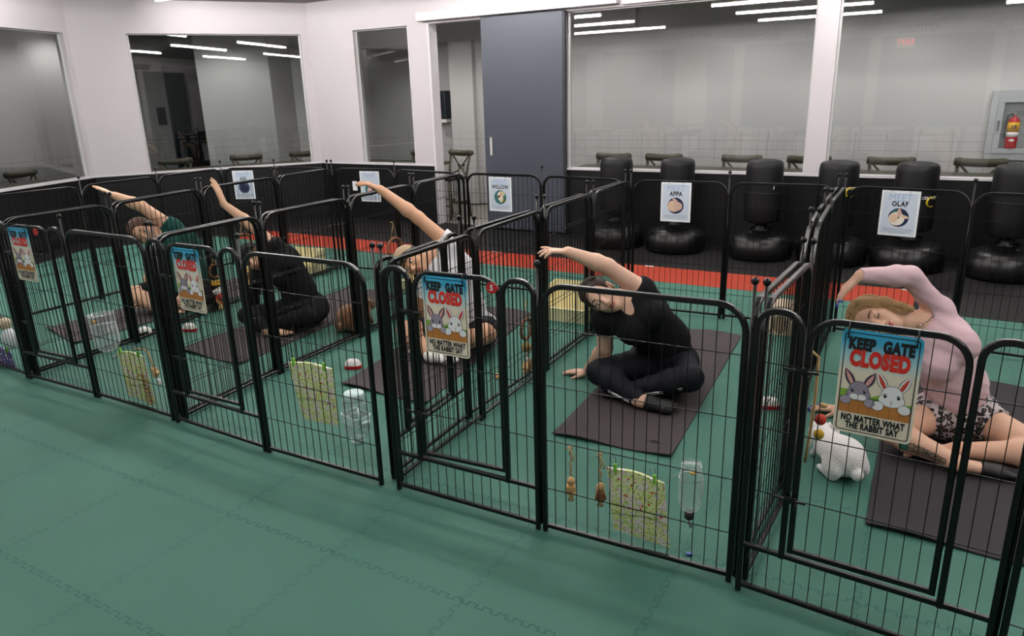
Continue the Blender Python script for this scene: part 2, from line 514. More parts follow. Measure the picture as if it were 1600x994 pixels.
def tiled_wall(name, pts, z1=HC, label=None, th=.1):
    """a wall along the polyline pts, UV in metres so the lower part is tiled"""
    me = bpy.data.meshes.new(name); vs, fs, uv = [], [], []
    s = 0.
    for i in range(len(pts) - 1):
        a, b = Vector(pts[i]), Vector(pts[i + 1]); L = (b - a).length
        d = (b - a).normalized(); n = Vector((-d.y, d.x)) * th
        o = len(vs)
        vs += [(a.x, a.y, 0), (b.x, b.y, 0), (b.x, b.y, z1), (a.x, a.y, z1)]
        fs += [(o, o + 1, o + 2, o + 3)]
        u4 = [(s, 0), (s + L, 0), (s + L, z1), (s, z1)]
        uv += u4
        s += L
    me.from_pydata(vs, [], fs); l = me.uv_layers.new(name='UVMap')
    for i, c in enumerate(uv): l.data[i].uv = c
    me.materials.append(m_tile); me.update()
    o = bpy.data.objects.new(name, me); COL.objects.link(o)
    return struct(o, label)
tiled_wall('wall_corridor_left', [(-4.4, -.5), (-5.12, 3.15), (-5.88, 5.51), (-6.22, 6.55)], label='tiled corridor wall beyond the left window')
tiled_wall('wall_corridor_niche', [(-6.22, 6.55), (-4.35, 6.9)])
tiled_wall('wall_corridor_pillar', [(-4.95, 5.6), (-4.47, 5.03), (-4.07, 5.98), (-4.35, 6.7)], label='wide pale pillar in the corridor')
tiled_wall('wall_corridor_recess', [(-4.35, 6.7), (-3.5, 7.52), (-1.66, 7.52), (-1.66, 7.16), (-1.26, 7.16), (-1.26, 7.24), (1.0, 7.24), (10, 7.2)], label='tiled corridor wall beyond the glass')
_o = Vector((-.13, .05))
struct(MB().prism([(-7.5, .3, HC), (C0.x + _o.x - .15, .3, HC), (C1.x + _o.x, C1.y + _o.y, HC), (C2.x - .1, YB + .13, HC), (10, YB + .13, HC), (10, 8.4, HC), (-7.5, 8.4, HC)], (0, 0, .05)).build('ceiling_corridor', m_hallwall))
struct(MB().box((-1.1, 7.36, 2.52), (4.6, .44, .40)).build('trim_4', m_hallwall), 'pale soffit over the corridor pillar')
dd = struct(MB().box((-6.0, 5.93, 1.07), (.06, .86, 2.14), rot=Matrix.Rotation(math.radians(17), 3, 'Z'), bev=.004).build('door_2', m_halldark), 'dark door in the corridor')
MB().box((-5.86, 5.62, .95), (.05, .03, .12)).build('door_handle', m_steel, dd)
sg = thing('restroom_sign', 'small black restroom sign with white pictograms on the corridor wall', 'sign', (-5.795, 5.315, 1.40), math.radians(90 + 17.8))
MB().box((0, 0, 0), (.19, .012, .26), bev=.004).build('sign_plate', m_black, sg)
mb = MB()
for sx in (.035, -.04):
    mb.ball((sx, .009, .075), .012, 8, sc=(1, .3, 1)); mb.prism([(sx - .016, .0075, .055), (sx + .016, .0075, .055), (sx + .009, .0075, -.01), (sx - .009, .0075, -.01)], (0, .002, 0))
mb.tube([(.02, .008, -.03), (-.01, .008, -.035), (-.02, .008, -.06), (.0, .008, -.08), (.03, .008, -.07)], .004, 6)
mb.box((0, .008, -.105), (.10, .003, .012))
mb.build('pictograms', m_white, sg)
# black wall dispenser seen through the doorway
dp = thing('wall_dispenser', 'black box-shaped dispenser with white tray on the wall beyond the doorway', 'dispenser', (-2.03, 7.44, 1.42))
MB().box((0, 0, .03), (.26, .16, .40), bev=.015).build('housing', m_halldark, dp)
MB().box((.01, -.083, .06), (.17, .004, .22), bev=.002).build('dark_panel', m_black, dp)
MB().box((.05, -.02, -.215), (.17, .14, .05), bev=.008).build('tray', m_white, dp)

# counters behind the glass
def counter(name, a, b, label):
    a, b = Vector(a), Vector(b); d = (b - a).normalized(); n = Vector((-d.y, d.x))
    mb = MB(); a2, b2 = a + n * (TH + .005), b + n * (TH + .005)
    wall_seg(mb, a2, b2, LEDGE - .035, LEDGE + .003, .30)
    o = tag(mb.build(name, m_counter), label, 'counter')
    br = MB()
    L = (b - a).length; k = max(2, int(L / 1.2))
    for i in range(k + 1):
        p = a2 + d * (.1 + (L - .2) * i / k)
        br.prism([(p.x, p.y, LEDGE - .04), (p.x + n.x * .24, p.y + n.y * .24, LEDGE - .04), (p.x, p.y, LEDGE - .26)], (d.x * .02, d.y * .02, 0))
    br.build('bracket', m_black, o)
    return o
counter('bar_counter', (G1[0] + .1, YB), (9, YB), 'dark wood bar counter along the large right-hand glazing')
counter('bar_counter', (C2.x + .25, YB), (DOOR[0] - .1, YB), 'dark wood bar counter behind the narrow window')
counter('bar_counter', C1 + dirA * .3, C2 - dirA * .2, 'dark wood bar counter behind the angled window')
counter('bar_counter', C0 + dirL * .2, C1 - dirL * .25, 'dark wood bar counter behind the left window')

# cross-back bar chairs
def make_bar_chair():
    t = thing('bar_chair', '', 'chair')
    sw, sd, sh = .38, .36, .53
    mb = MB(); mb.box((0, 0, sh), (sw, sd, .035), bev=.012); mb.build('seat', m_chairseat, t)
    for sx in (-1, 1):
        MB().tube([(sx * .16, -.15, sh - .01), (sx * .185, -.18, 0)], .017, 8).build('leg', m_wood, t)
        MB().tube([(sx * .185, .20, 0), (sx * .165, .16, sh), (sx * .175, .19, .69), (sx * .19, .235, .845)], .017, 8).build('leg', m_wood, t)
    fr = MB()
    for a, b in (((-.18, -.175, .18), (.18, -.175, .18)), ((-.18, .185, .18), (.18, .185, .18)), ((-.18, -.17, .22), (-.18, .18, .22)), ((.18, -.17, .22), (.18, .18, .22))):
        fr.tube([a, b], .011, 6)
    fr.build('stretcher', m_wood, t)
    mb = MB()
    pts = [(-.215 + .43 * i / 12, .235 + .03 * math.sin(PI * i / 12), .852 - .012 * math.sin(PI * i / 12)) for i in range(13)]
    mb.tube(pts, .03, 10, rad=[.034, .043] + [.040] * 9 + [.043, .034])
    mb.build('top_rail', m_wood, t)
    cb = MB()
    cb.tube([(-.165, .17, sh + .03), (-.06, .21, .60), (.06, .225, .71), (.17, .235, .83)], .012, 6)
    cb.tube([(.165, .17, sh + .03), (.06, .214, .60), (-.06, .229, .71), (-.17, .235, .83)], .012, 6)
    cb.build('cross_back', m_wood, t)
    return t
CH = make_bar_chair()
used = [False]
def place_chair(x, y, rz, label):
    o = CH if not used[0] else copy_tree(CH)
    used[0] = True
    o.location = (x, y, -.02); o.rotation_euler = (0, 0, rz)
    o['label'] = label; o['group'] = 'cross-back bar chairs along the corridor counters'
for i, xl in enumerate((1.10, 1.72, 2.60, 3.29)):
    place_chair(xl + .22, 5.93, 0, 'dark bar chair behind the right glazing, %s from the grey door' % ('first', 'second', 'third', 'fourth')[i])
for i, xl in enumerate((4.06, 4.82, 5.6)):
    place_chair(xl + .22, 5.93, 0, 'dark bar chair behind the glazing right of white column, %s from the column' % ('first', 'second', 'third')[i])
place_chair(-1.46, 5.93, 0, 'dark bar chair behind the narrow window left of the doorway')
place_chair(-1.02, 6.10, math.radians(-12), 'black cross-back chair showing whole through the open doorway')
angA = math.atan2(dirA.y, dirA.x); angL = math.atan2(dirL.y, dirL.x)
nA = Vector((-dirA.y, dirA.x)); nL = Vector((-dirL.y, dirL.x))
for s, lb in ((.93, 'left'), (1.85, 'middle'), (2.66, 'right')):
    p = C1 + dirA * s + nA * .42
    place_chair(p.x, p.y, angA, 'dark bar chair behind the angled window, %s one of three' % lb)
for s, lb in ((dl - .42, 'right'), (dl - 1.03, 'left')):
    p = C0 + dirL * s + nL * .42
    place_chair(p.x, p.y, angL, 'dark bar chair behind the left wall window, %s one of two' % lb)

# fire extinguisher in its wall cabinet
ec = thing('extinguisher_cabinet', 'grey metal fire extinguisher cabinet on the corridor wall at right', 'cabinet', (5.38, 7.195, 1.115))
m_grey = mat('grey_enamel', 'a9adaf', .4)
mb = MB()
for dx, dz, w, hh in ((0, .315, .56, .07), (0, -.315, .56, .07), (-.25, 0, .07, .56), (.25, 0, .07, .56)): mb.box((dx, -.012, dz), (w, .045, hh), bev=.003)
mb.build('frame', m_grey, ec)
MB().box((0, .03, 0), (.42, .01, .56)).build('back_plate', mat('cabinet_inside', '8c8f92', .4), ec)
mb = MB()
for dx, dz, w, hh in ((0, .255, .44, .05), (0, -.255, .44, .05), (-.195, 0, .06, .46), (.195, 0, .06, .46)): mb.box((dx, -.038, dz), (w, .012, hh), bev=.002)
dro = mb.build('door', m_grey, ec)
MB().box((-.195, -.05, .0), (.018, .012, .10), bev=.003).build('pull_handle', m_steel, dro)
MB().add([(-.165, -.036, -.23), (.165, -.036, -.23), (.165, -.036, .23), (-.165, -.036, .23)], [(0, 1, 2, 3)]).build('door_pane', m_bottle, dro, recalc=False)
fe = thing('fire_extinguisher', 'red fire extinguisher with yellow label inside the grey wall cabinet', 'fire extinguisher', (5.32, 7.19, .885))
MB().lathe([(.052, 0), (.056, .01), (.056, .26), (.05, .29), (.022, .315), (.018, .33)], n=20).build('cylinder', m_red, fe)
mb = MB(); mb.box((0, 0, .345), (.03, .03, .03), bev=.004); mb.box((.035, 0, .375), (.11, .018, .012), rot=Matrix.Rotation(-.25, 3, 'Y')); mb.build('valve_handle', m_steel, fe)
MB().tube([(-.015, -.01, .345), (-.06, -.02, .33), (-.07, -.02, .22), (-.062, -.01, .10)], .009, 8).build('hose', m_black, fe)
mb = MB(); mb.lathe([(.0571, .17), (.0571, .265)], n=20); mb.build('yellow_label', mat('yellow_label', 'd9a51f', .5), fe)
mb = MB(); mb.lathe([(.0573, .118), (.0573, .165)], n=20); mb.build('white_label', m_white, fe)
mb = MB(); mb.prism([(-.03, -.0575, .085), (0, -.0575, .07), (.03, -.0575, .085), (0, -.0575, .10)], (0, -.001, 0)); mb.build('diamond_label', m_white, fe)
mb = MB(); text_mb('10', .05, mb, (0, -.0585, .215), (1, 0, 0), (0, 0, 1), bold=.002); mb.build('label_print', m_black, fe, recalc=False)
ex = thing('exit_sign', 'small red exit sign glowing on the wall behind the camera', 'sign', (3.9, YO + .03, 2.28), PI)
MB().box((0, 0, 0), (.30, .04, .18), bev=.006).build('housing', m_white, ex)
mb = MB(); text_mb('EXIT', .14, mb, (0, -.022, 0), (1, 0, 0), (0, 0, 1), bold=.003)
mb.build('lettering', mat('red_lit_letters', 'c01010', .5, emit='ff1808', power=4.), ex, recalc=False)

# ------------------------------------------------------------------ tube lamps
def make_tube(m, L=2.0):
    t = thing('tube_lamp', '', 'lamp')
    MB().box((0, 0, .035), (L, .06, .03), bev=.004).build('housing', m_lampbody, t)
    mb = MB(); mb.tube([(-L / 2 + .01, 0, 0), (L / 2 - .01, 0, 0)], .022, 10); mb.build('light_tube', m, t)
    sp_ = MB()
    for sx in (-.7, .7): sp_.tube([(sx, 0, .05), (sx, 0, .082)], .004, 5)
    sp_.build('hanger', m_steel, t)
    return t
def place_lamps(proto, spots, label, group):
    first = True
    for x, y, z in spots:
        o = proto if first else copy_tree(proto)
        first = False
        o.location = (x, y, z); o['label'] = label; o['group'] = group
        if abs(x + 3.02) < .001: o.rotation_euler = (0, 0, math.radians(107))  # turned lamp beside the left wall, added to brighten that wall
XG = (2.6, -1.1, 6.3)
place_lamps(make_tube(m_tube), [(x, y, TUBE_Z) for x in XG for y in (-1.1, .55, 2.0, 3.4)] + [(-2.35, 3.75, TUBE_Z + .03), (-3.02, 1.5, TUBE_Z), (.9, 4.75, TUBE_Z), (4.6, 4.75, TUBE_Z)],  # list includes an unseen lamp at left, added to light the left wall
            'white linear tube lamp hung under the room ceiling', 'room tube lamps')
def make_downlight():
    t = thing('downlight', '', 'lamp')
    MB().lathe([(.075, .0), (.095, .0), (.095, .012), (.075, .06)], n=24).build('trim_ring', m_lampbody, t)
    MB().lathe([(.0, .03), (.074, .03), (.074, .034), (.0, .034)], n=24).build('lamp_disc', m_halltube, t)
    ld = bpy.data.lights.new('downlight_beam', 'SPOT'); ld.energy = HALL_POWER; ld.spot_size = math.radians(128); ld.spot_blend = .55; ld.shadow_soft_size = .06; ld.color = (1., .97, .94)
    lo = bpy.data.objects.new('downlight_beam', ld); COL.objects.link(lo); lo.parent = t; lo.location = (0, 0, .0)
    return t
place_lamps(make_downlight(), [(x, 6.25, HC - .02) for x in (-2.2, -.6, 1., 2.6, 4.2, 5.8, 7.4)] + [(-4.72, 2.2, HC - .02), (-4.75, 3.6, HC - .02), (-3.6, 5.2, HC - .02)],
            'round white downlight recessed in the corridor ceiling', 'corridor downlights')

# ------------------------------------------------------------------ wire pen panels
ZR, RC, PR = .958, .085, .0094        # rail height, corner radius, tube half-width
def arch_path(x0, x1, z0, z1, rc, n=6):
    pts = [(x0, 0, z0)]
    for i in range(n + 1):
        a = PI / 2 * i / n
        pts.append((x0 + rc - rc * math.cos(a), 0, z1 - rc + rc * math.sin(a)))
    for i in range(n + 1):
        a = PI / 2 * i / n
        pts.append((x1 - rc + rc * math.sin(a), 0, z1 - rc + rc * math.cos(a)))
    pts.append((x1, 0, z0))
    return pts
WZ = (.182, .378, .592, .802)
def wire_mb(mb, x0, x1, z0, z1, rc, zs, pitch=.0415, r=.0017):
    n = max(1, int(round((x1 - x0) / pitch)))
    for i in range(1, n):
        x = x0 + (x1 - x0) * i / n
        e = min(x - x0, x1 - x); zt = z1 if e >= rc else z1 - rc + math.sqrt(max(0, rc * rc - (rc - e) ** 2))
        mb.tube([(x, 0, z0), (x, 0, zt)], r, 4, caps=False)
    for z in zs: mb.tube([(x0, .003, z), (x1, .003, z)], r * 1.1, 4, caps=False)
def knob_pin(mb, x, y=0., zt=1.03):
    mb.tube([(x, y, .03), (x, y, zt - .008)], .0048, 6)
    mb.ball((x, y, zt), .0125, 10)
PANELS = {}
def panel(p0, p1, label, gate=False, pin=None, group=None, swing=0., latch=True, pin2=None, zk=1.03):
    p0, p1 = Vector(p0), Vector(p1)
    d = p1 - p0; L = d.length; rz = math.atan2(d.y, d.x)
    t = thing('wire_gate' if gate else 'wire_fence_section', label, 'fence panel', (p0.x, p0.y, 0), rz, group)
    fr = MB()
    if not gate:
        fr.tube(arch_path(0, L, .004, ZR, RC), PR, 8, square=True, up=(0, 1, 0))
        fr.tube([(0, 0, .028), (L, 0, .028)], PR * .9, 8, square=True)
        fr.build('frame', m_metal, t)
        mb = MB(); wire_mb(mb, 0, L, .03, ZR, RC, WZ); mb.build('wire_grid', m_wire, t)
    else:
        a, b = .125, L - .125
        fr.tube(arch_path(0, a, .004, ZR + .004, .055), PR, 8, square=True, up=(0, 1, 0))
        fr.tube(arch_path(b, L, .004, ZR + .004, .055), PR, 8, square=True, up=(0, 1, 0))
        # inner posts stop at the sill: cover by the sill rail
        fr.tube([(0, 0, .028), (L, 0, .028)], PR * .9, 8, square=True)
        fr.tube([(0, 0, .178), (L, 0, .178)], PR * .9, 8, square=True)
        # trim the inner posts below the sill
        fr.v = [(x, y, .17) if (z < .1 and (abs(x - a) < .03 or abs(x - b) < .03) and abs(y) < .02 and z < .006) else (x, y, z) for x, y, z in fr.v]
        fr.build('frame', m_metal, t)
        mb = MB()
        wire_mb(mb, 0, a, .18, ZR, .055, WZ[1:]); wire_mb(mb, b, L, .18, ZR, .055, WZ[1:]); wire_mb(mb, 0, L, .03, .178, 0, ())
        mb.build('wire_grid', m_wire, t)
        hx0 = a + .012
        dr_ = bpy.data.objects.new('door', None); COL.objects.link(dr_); dr_.parent = t; dr_.location = (hx0, 0, 0); dr_.rotation_euler = (0, 0, swing)
        w = b - .012 - hx0
        m2 = MB(); m2.tube(arch_path(0.011, w - .011, .198, ZR - .004, .075), PR * .95, 8, square=True, up=(0, 1, 0)); m2.tube([(.011, 0, .205), (w - .011, 0, .205)], PR * .9, 8, square=True)
        m2.build('door_frame', m_metal, dr_)
        m2 = MB(); wire_mb(m2, .011, w - .011, .2, ZR - .004, .075, WZ[1:]); m2.build('door_wires', m_wire, dr_)
        if latch:
            for i, z in enumerate((.385, .80)):
                m2 = MB(); m2.tube([(-.05, -.016, z), (.045, -.016, z)], .005, 6); m2.box((0.0, -.014, z), (.035, .012, .022), bev=.003); m2.tube([(.02, -.016, z), (.02, -.03, z - .022)], .004, 6)
                m2.build('latch', m_steel if i == 2 else m_metal, t, loc=(hx0, 0, 0))
    for px in (pin, pin2):
        if px is not None:
            mb = MB(); knob_pin(mb, (L + .013) if px > 0 else -.013, 0, zk)
            for z in (.10, .50, .88): mb.tube([((L if px > 0 else 0), 0, z), ((L + .013) if px > 0 else -.013, 0, z)], .008, 6)
            mb.build('hinge_pin', m_metal, t)
    return t

def off(p, q, k):       # shift the segment p-q sideways by k (left positive)
    d = (Vector(q) - Vector(p)).normalized(); n = Vector((-d.y, d.x)) * k
    return Vector(p) + n, Vector(q) + n
def short(p, q, a=.013, b=.013):
    p, q = Vector(p), Vector(q); d = (q - p).normalized()
    return p + d * a, q - d * b

FG = 'front fence panels of the rabbit pens'
panel((-.655, .03), (.012, -.002), 'black wire panel at far left of the front fence, before green-shirt man', pin=None, group=FG)
gB = panel((.055, -.006), (.704, .006), 'black wire gate panel with rabbit sign, leftmost gate of the front fence', True, pin=1, group=FG, swing=math.radians(2))
panel((.733, .008), (1.396, .001), 'black wire panel holding round water bottle and striped hay bag', group=FG)
gC = panel((1.438, -.003), (2.104, -.026), 'black wire gate panel with rabbit sign, second gate from the left', True, pin=1, group=FG, swing=math.radians(2))
panel((2.131, -.026), (2.797, -.019), 'black wire panel holding the square pale-blue-capped water bottle', group=FG)
gD = panel((2.886, -.010), (3.542, -.001), 'black wire gate panel with rabbit sign and red number 5 tag', True, pin=1, group=FG, swing=math.radians(3))
panel((3.570, .002), (4.246, .021), 'black wire panel with glass jar bottle in front of woman in black top', group=FG)
gE = panel((4.284, -.008), (4.962, -.058), 'black wire gate panel with large rabbit sign before woman in pink top', True, pin=1, group=FG, swing=math.radians(1))
panel((4.990, -.062), (5.66, -.115), 'black wire panel at far right end of the front fence', group=FG)

def partition(knL, knR, who, ends=True):
    """two layers of four panels; knL / knR are the pin positions front to back"""
    names = ('first from front', 'second from front', 'third from front', 'rearmost')
    for side, kn in (('left', knL), ('right', knR)):
        for i in range(len(kn) - 1):
            p, q = short(kn[i], kn[i + 1])
            panel(p, q, 'wire panel, %s, %s layer of fence %s' % (names[i], side, who), pin=-1, pin2=(1 if i == len(kn) - 2 else None),
                  group='dividing fence panels between the pens', gate=(who.startswith('right of white-shirt') and side == 'left' and i == 0), latch=False)
partition([(-.005, .035), (-.032, .722), (-.148, 1.51), (-.19, 2.31), (-.238, 3.00)], [(.036, .035), (.034, .715), (-.108, 1.52), (-.15, 2.31), (-.196, 3.01)], 'right of green-shirt man')
partition([(1.402, .035), (1.362, .733), (1.350, 1.476), (1.306, 2.235), (1.265, 2.955)], [(1.440, .035), (1.398, .738), (1.388, 1.482), (1.346, 2.23), (1.306, 2.965)], 'right of woman in black cap')
partition([(2.812, .035), (2.768, .705), (2.782, 1.462), (2.768, 2.165), (2.758, 2.865)], [(2.852, .035), (2.838, .730), (2.822, 1.474), (2.803, 2.185), (2.796, 2.870)], 'right of white-shirt man')
partition([(4.258, .045), (4.288, .724), (4.205, 1.472), (4.172, 2.19), (4.160, 2.925)], [(4.292, .045), (4.324, .715), (4.240, 1.464), (4.208, 2.18), (4.198, 2.93)], 'right of black-top woman')
ZA = [(-1.38, .62), (-1.352, 1.323), (-1.372, 2.03), (-1.366, 2.72)]
for i, nm in enumerate(('nearest', 'middle', 'rear')):
    p, q = short(ZA[i], ZA[i + 1])
    panel(p, q, 'black wire panel, %s one along the left side of green-shirt man\'s pen' % nm, pin=1, group='left side fence panels')
BACK = [((-1.36, 2.74), (-.885, 2.955), (-.25, 3.015), 'behind green-shirt man'), ((-.185, 3.02), (.483, 3.085), (1.255, 2.97), 'behind woman in black cap'),
        ((1.315, 2.975), (2.03, 2.97), (2.75, 2.875), 'behind white-shirt man'), ((2.805, 2.88), (3.482, 2.915), (4.15, 2.935), 'behind black-top woman'),
        ((4.21, 2.93), (4.885, 2.83), (5.57, 2.80), 'behind pink-top woman')]
for a, b, c, who in BACK:
    for p, q, s_, pn in ((a, b, 'left', 1), (b, c, 'right', None)):
        p, q = short(p, q)
        panel(p, q, 'black wire back fence panel, %s one %s' % (s_, who), pin=pn, group='back fence panels of the rabbit pens')

# ------------------------------------------------------------------ yoga mats
def yoga_mat(corners, label, m=m_yogamat, curl=0.015, name='yoga_mat', logo=False):
    """corners fl, fr, br, bl on the floor"""
    fl_, fr_, br_, bl_ = [Vector((x, y, 0)) for x, y in corners]
    nu, nv, th = 8, 28, .006
    top = []
    for j in range(nv + 1):
        v = j / nv
        for i in range(nu + 1):
            u = i / nu
            p = fl_.lerp(fr_, u).lerp(bl_.lerp(br_, u), v)
            e = min(v, 1 - v) * nv
            lift = curl * max(0, 1 - e / 2.2) ** 2 * (.5 + .5 * math.sin(7 * u + 3 * v)) + .0012 * math.sin(9 * u + 14 * v)
            top.append((p.x, p.y, th + .0018 + lift))
    mb = MB(); n = len(top)
    fs = []
    for j in range(nv):
        for i in range(nu):
            a = j * (nu + 1) + i
            fs.append((a, a + 1, a + nu + 2, a + nu + 1))
    mb.add(top, fs, 0, True)
    bot = [(x, y, z - th) for x, y, z in top]
    mb.add(bot, [f[::-1] for f in fs], 0, True)
    rim = [i for i in range(nu + 1)] + [(nu + 1) * j + nu for j in range(1, nv + 1)] + [nv * (nu + 1) + i for i in range(nu - 1, -1, -1)] + [(nu + 1) * j for j in range(nv - 1, 0, -1)]
    k = len(rim)
    mb.add([top[i] for i in rim] + [bot[i] for i in rim], [(i, (i + 1) % k, k + (i + 1) % k, k + i) for i in range(k)])
    o = tag(mb.build(name, m, recalc=False), label, 'yoga mat', 'yoga mats laid in the pens')
    if logo:
        lg = MB()
        for r in (.024, .015): lg.tube([(3.70 + r * math.cos(2 * PI * i / 20), .86 + r * .55 * math.sin(2 * PI * i / 20), .0092) for i in range(20)], .0012, 4, closed=True)
        lg.tube([(3.66, .86, .0092), (3.74, .862, .0092)], .0015, 4)
        lg.build('stamped_logo', m_black, o)
    return o
yoga_mat([(-.93, .62), (-.36, .50), (-.28, 2.2), (-.87, 2.3)], 'charcoal yoga mat under the man in green shirt')
yoga_mat([(.44, .735), (1.04, .715), (.95, 2.46), (.36, 2.50)], 'charcoal yoga mat under the woman in black cap')
yoga_mat([(1.86, .76), (2.47, .74), (2.20, 2.45), (1.60, 2.48)], 'charcoal yoga mat under the white-shirt man')
yoga_mat([(3.235, .725), (3.81, .755), (3.70, 2.57), (3.12, 2.55)], 'charcoal yoga mat under the woman in black top, with small stamped logo', logo=True)
yoga_mat([(4.615, .575), (5.22, .545), (5.24, 2.33), (4.60, 2.30)], 'black yoga mat under the woman in pink top', m_yogablack)

# ------------------------------------------------------------------ signs and posters
def disc(mb, c, rx, rz, y, mi, rot=0., n=18):
    """flat ellipse facing -Y at depth y (local x,z plane)"""
    vs = []
    for i in range(n):
        a = 2 * PI * i / n
        x, z = rx * math.cos(a), rz * math.sin(a)
        vs.append((c[0] + x * math.cos(rot) - z * math.sin(rot), y, c[1] + x * math.sin(rot) + z * math.cos(rot)))
    mb.add(vs, [tuple(range(n))], mi)
def poly(mb, pts, y, mi): mb.add([(x, y, z) for x, z in pts], [tuple(range(len(pts)))], mi)
def rrect(w, h, r, n=5, cx=0, cz=0):
    pts = []
    for sx, sz, a0 in ((1, -1, -PI / 2), (1, 1, 0), (-1, 1, PI / 2), (-1, -1, PI)):
        for i in range(n + 1):
            a = a0 + PI / 2 * i / n
            pts.append((cx + sx * (w / 2 - r) + r * math.cos(a), cz + sz * (h / 2 - r) + r * math.sin(a)))
    return pts
def ramp_mat(name, stops, z0, z1, rough=.4):
    m = bpy.data.materials.new(name); m.use_nodes = True; nt = m.node_tree; b = nt.nodes['Principled BSDF']; b.inputs['Roughness'].default_value = rough
    tc = nt.nodes.new('ShaderNodeTexCoord'); sx = nt.nodes.new('ShaderNodeSeparateXYZ'); nt.links.new(tc.outputs['Object'], sx.inputs[0])
    mr = nt.nodes.new('ShaderNodeMapRange'); mr.inputs[1].default_value = z0; mr.inputs[2].default_value = z1; nt.links.new(sx.outputs[2], mr.inputs[0])
    cr = nt.nodes.new('ShaderNodeValToRGB'); nt.links.new(mr.outputs[0], cr.inputs[0])
    el = cr.color_ramp.elements
    el[0].position, el[1].position = stops[0][0], stops[-1][0]
    el[0].color, el[1].color = (*hexc(stops[0][1]), 1), (*hexc(stops[-1][1]), 1)
    for p, c in stops[1:-1]:
        e = el.new(p); e.color = (*hexc(c), 1)
    nt.links.new(cr.outputs[0], b.inputs['Base Color'])
    return m
m_signbg = ramp_mat('sign_sky_print', [(0, 'f2e5d0'), (.60, 'efe3cd'), (.74, 'b4dadd'), (.90, '38acd6'), (1, '38acd6')], -.15, .15)
P_ = lambda n, h: mat(n, h, .45)
SM = [m_signbg, P_('sign_black', '101216'), P_('sign_red', 'de2c20'), P_('sign_grass', '8cbf40'), P_('sign_plank', 'c07d3a'), P_('sign_grey_fur', '9a90a2'), P_('sign_white_fur', 'f6f6f8'),
      P_('sign_purple', '4a3350'), P_('sign_pink', 'e0a8a0'), P_('sign_ear_red', 'c9483a'), P_('sign_lilac', 'aaa0b3'), P_('sign_rim', 'dccdb8'), P_('sign_plank_line', '8a5526'), P_('sign_grass_dark', '4f8a2e')]
def ear(mb, base, tip, w, y, mi, mi2):
    b, t = Vector((base[0], base[1])), Vector((tip[0], tip[1])); d = (t - b); n = Vector((-d.y, d.x)).normalized()
    for k, (ww, m_, yy) in enumerate(((w + .0016, 1, y), (w, mi, y - .0002), (w * .55, mi2, y - .0004))):
        pts = []
        for i in range(9):
            s_ = i / 8; f = math.sin(PI * min(1, s_ * .92 + .12)) ** .8
            pts.append(b + d * s_ * (1.0 if k < 2 else .9) + n * ww * f)
        for i in range(8, -1, -1):
            s_ = i / 8; f = math.sin(PI * min(1, s_ * .92 + .12)) ** .8
            pts.append(b + d * s_ * (1.0 if k < 2 else .9) - n * ww * f)
        poly(mb, [(p.x, p.y) for p in pts], yy, m_)
def bunny(mb, cx, cz, s, fur, inner, paw, y, muzzle):
    ear(mb, (cx - .018 * s, cz + .022 * s), (cx - .046 * s, cz + .078 * s), .011 * s, y, fur if fur != 5 else 7, inner)
    ear(mb, (cx + .018 * s, cz + .022 * s), (cx + .044 * s, cz + .076 * s), .011 * s, y, fur if fur != 5 else 7, inner)
    for g, m_, yy in ((.001, 1, y - .0006), (0, fur, y - .0008)):
        disc(mb, (cx, cz + .012 * s), .028 * s + g, .026 * s + g, yy, m_); disc(mb, (cx, cz - .006 * s), .035 * s + g, .022 * s + g, yy - .00008, m_)
    disc(mb, (cx - .011 * s, cz - .016 * s), .014 * s, .010 * s, y - .001, muzzle); disc(mb, (cx + .011 * s, cz - .016 * s), .014 * s, .010 * s, y - .00108, muzzle)
    disc(mb, (cx - .018 * s, cz + .006 * s), .0045 * s, .007 * s, y - .0012, 1); disc(mb, (cx + .018 * s, cz + .006 * s), .0045 * s, .007 * s, y - .0012, 1)
    disc(mb, (cx - .017 * s, cz + .009 * s), .0015 * s, .002 * s, y - .0014, 6); disc(mb, (cx + .019 * s, cz + .009 * s), .0015 * s, .002 * s, y - .0014, 6)
    poly(mb, [(cx - .005 * s, cz - .009 * s), (cx + .005 * s, cz - .009 * s), (cx, cz - .015 * s)], y - .0012, 8)
    poly(mb, [(cx - .0006, cz - .015 * s), (cx + .0006, cz - .015 * s), (cx + .0006, cz - .022 * s), (cx - .0006, cz - .022 * s)], y - .0012, 1)
    for sx in (-1, 1):
        disc(mb, (cx + sx * .036 * s, cz - .030 * s), .0175 * s, .0155 * s, y - .0014, 1); disc(mb, (cx + sx * .036 * s, cz - .030 * s), .0165 * s, .0145 * s, y - .0016, paw)
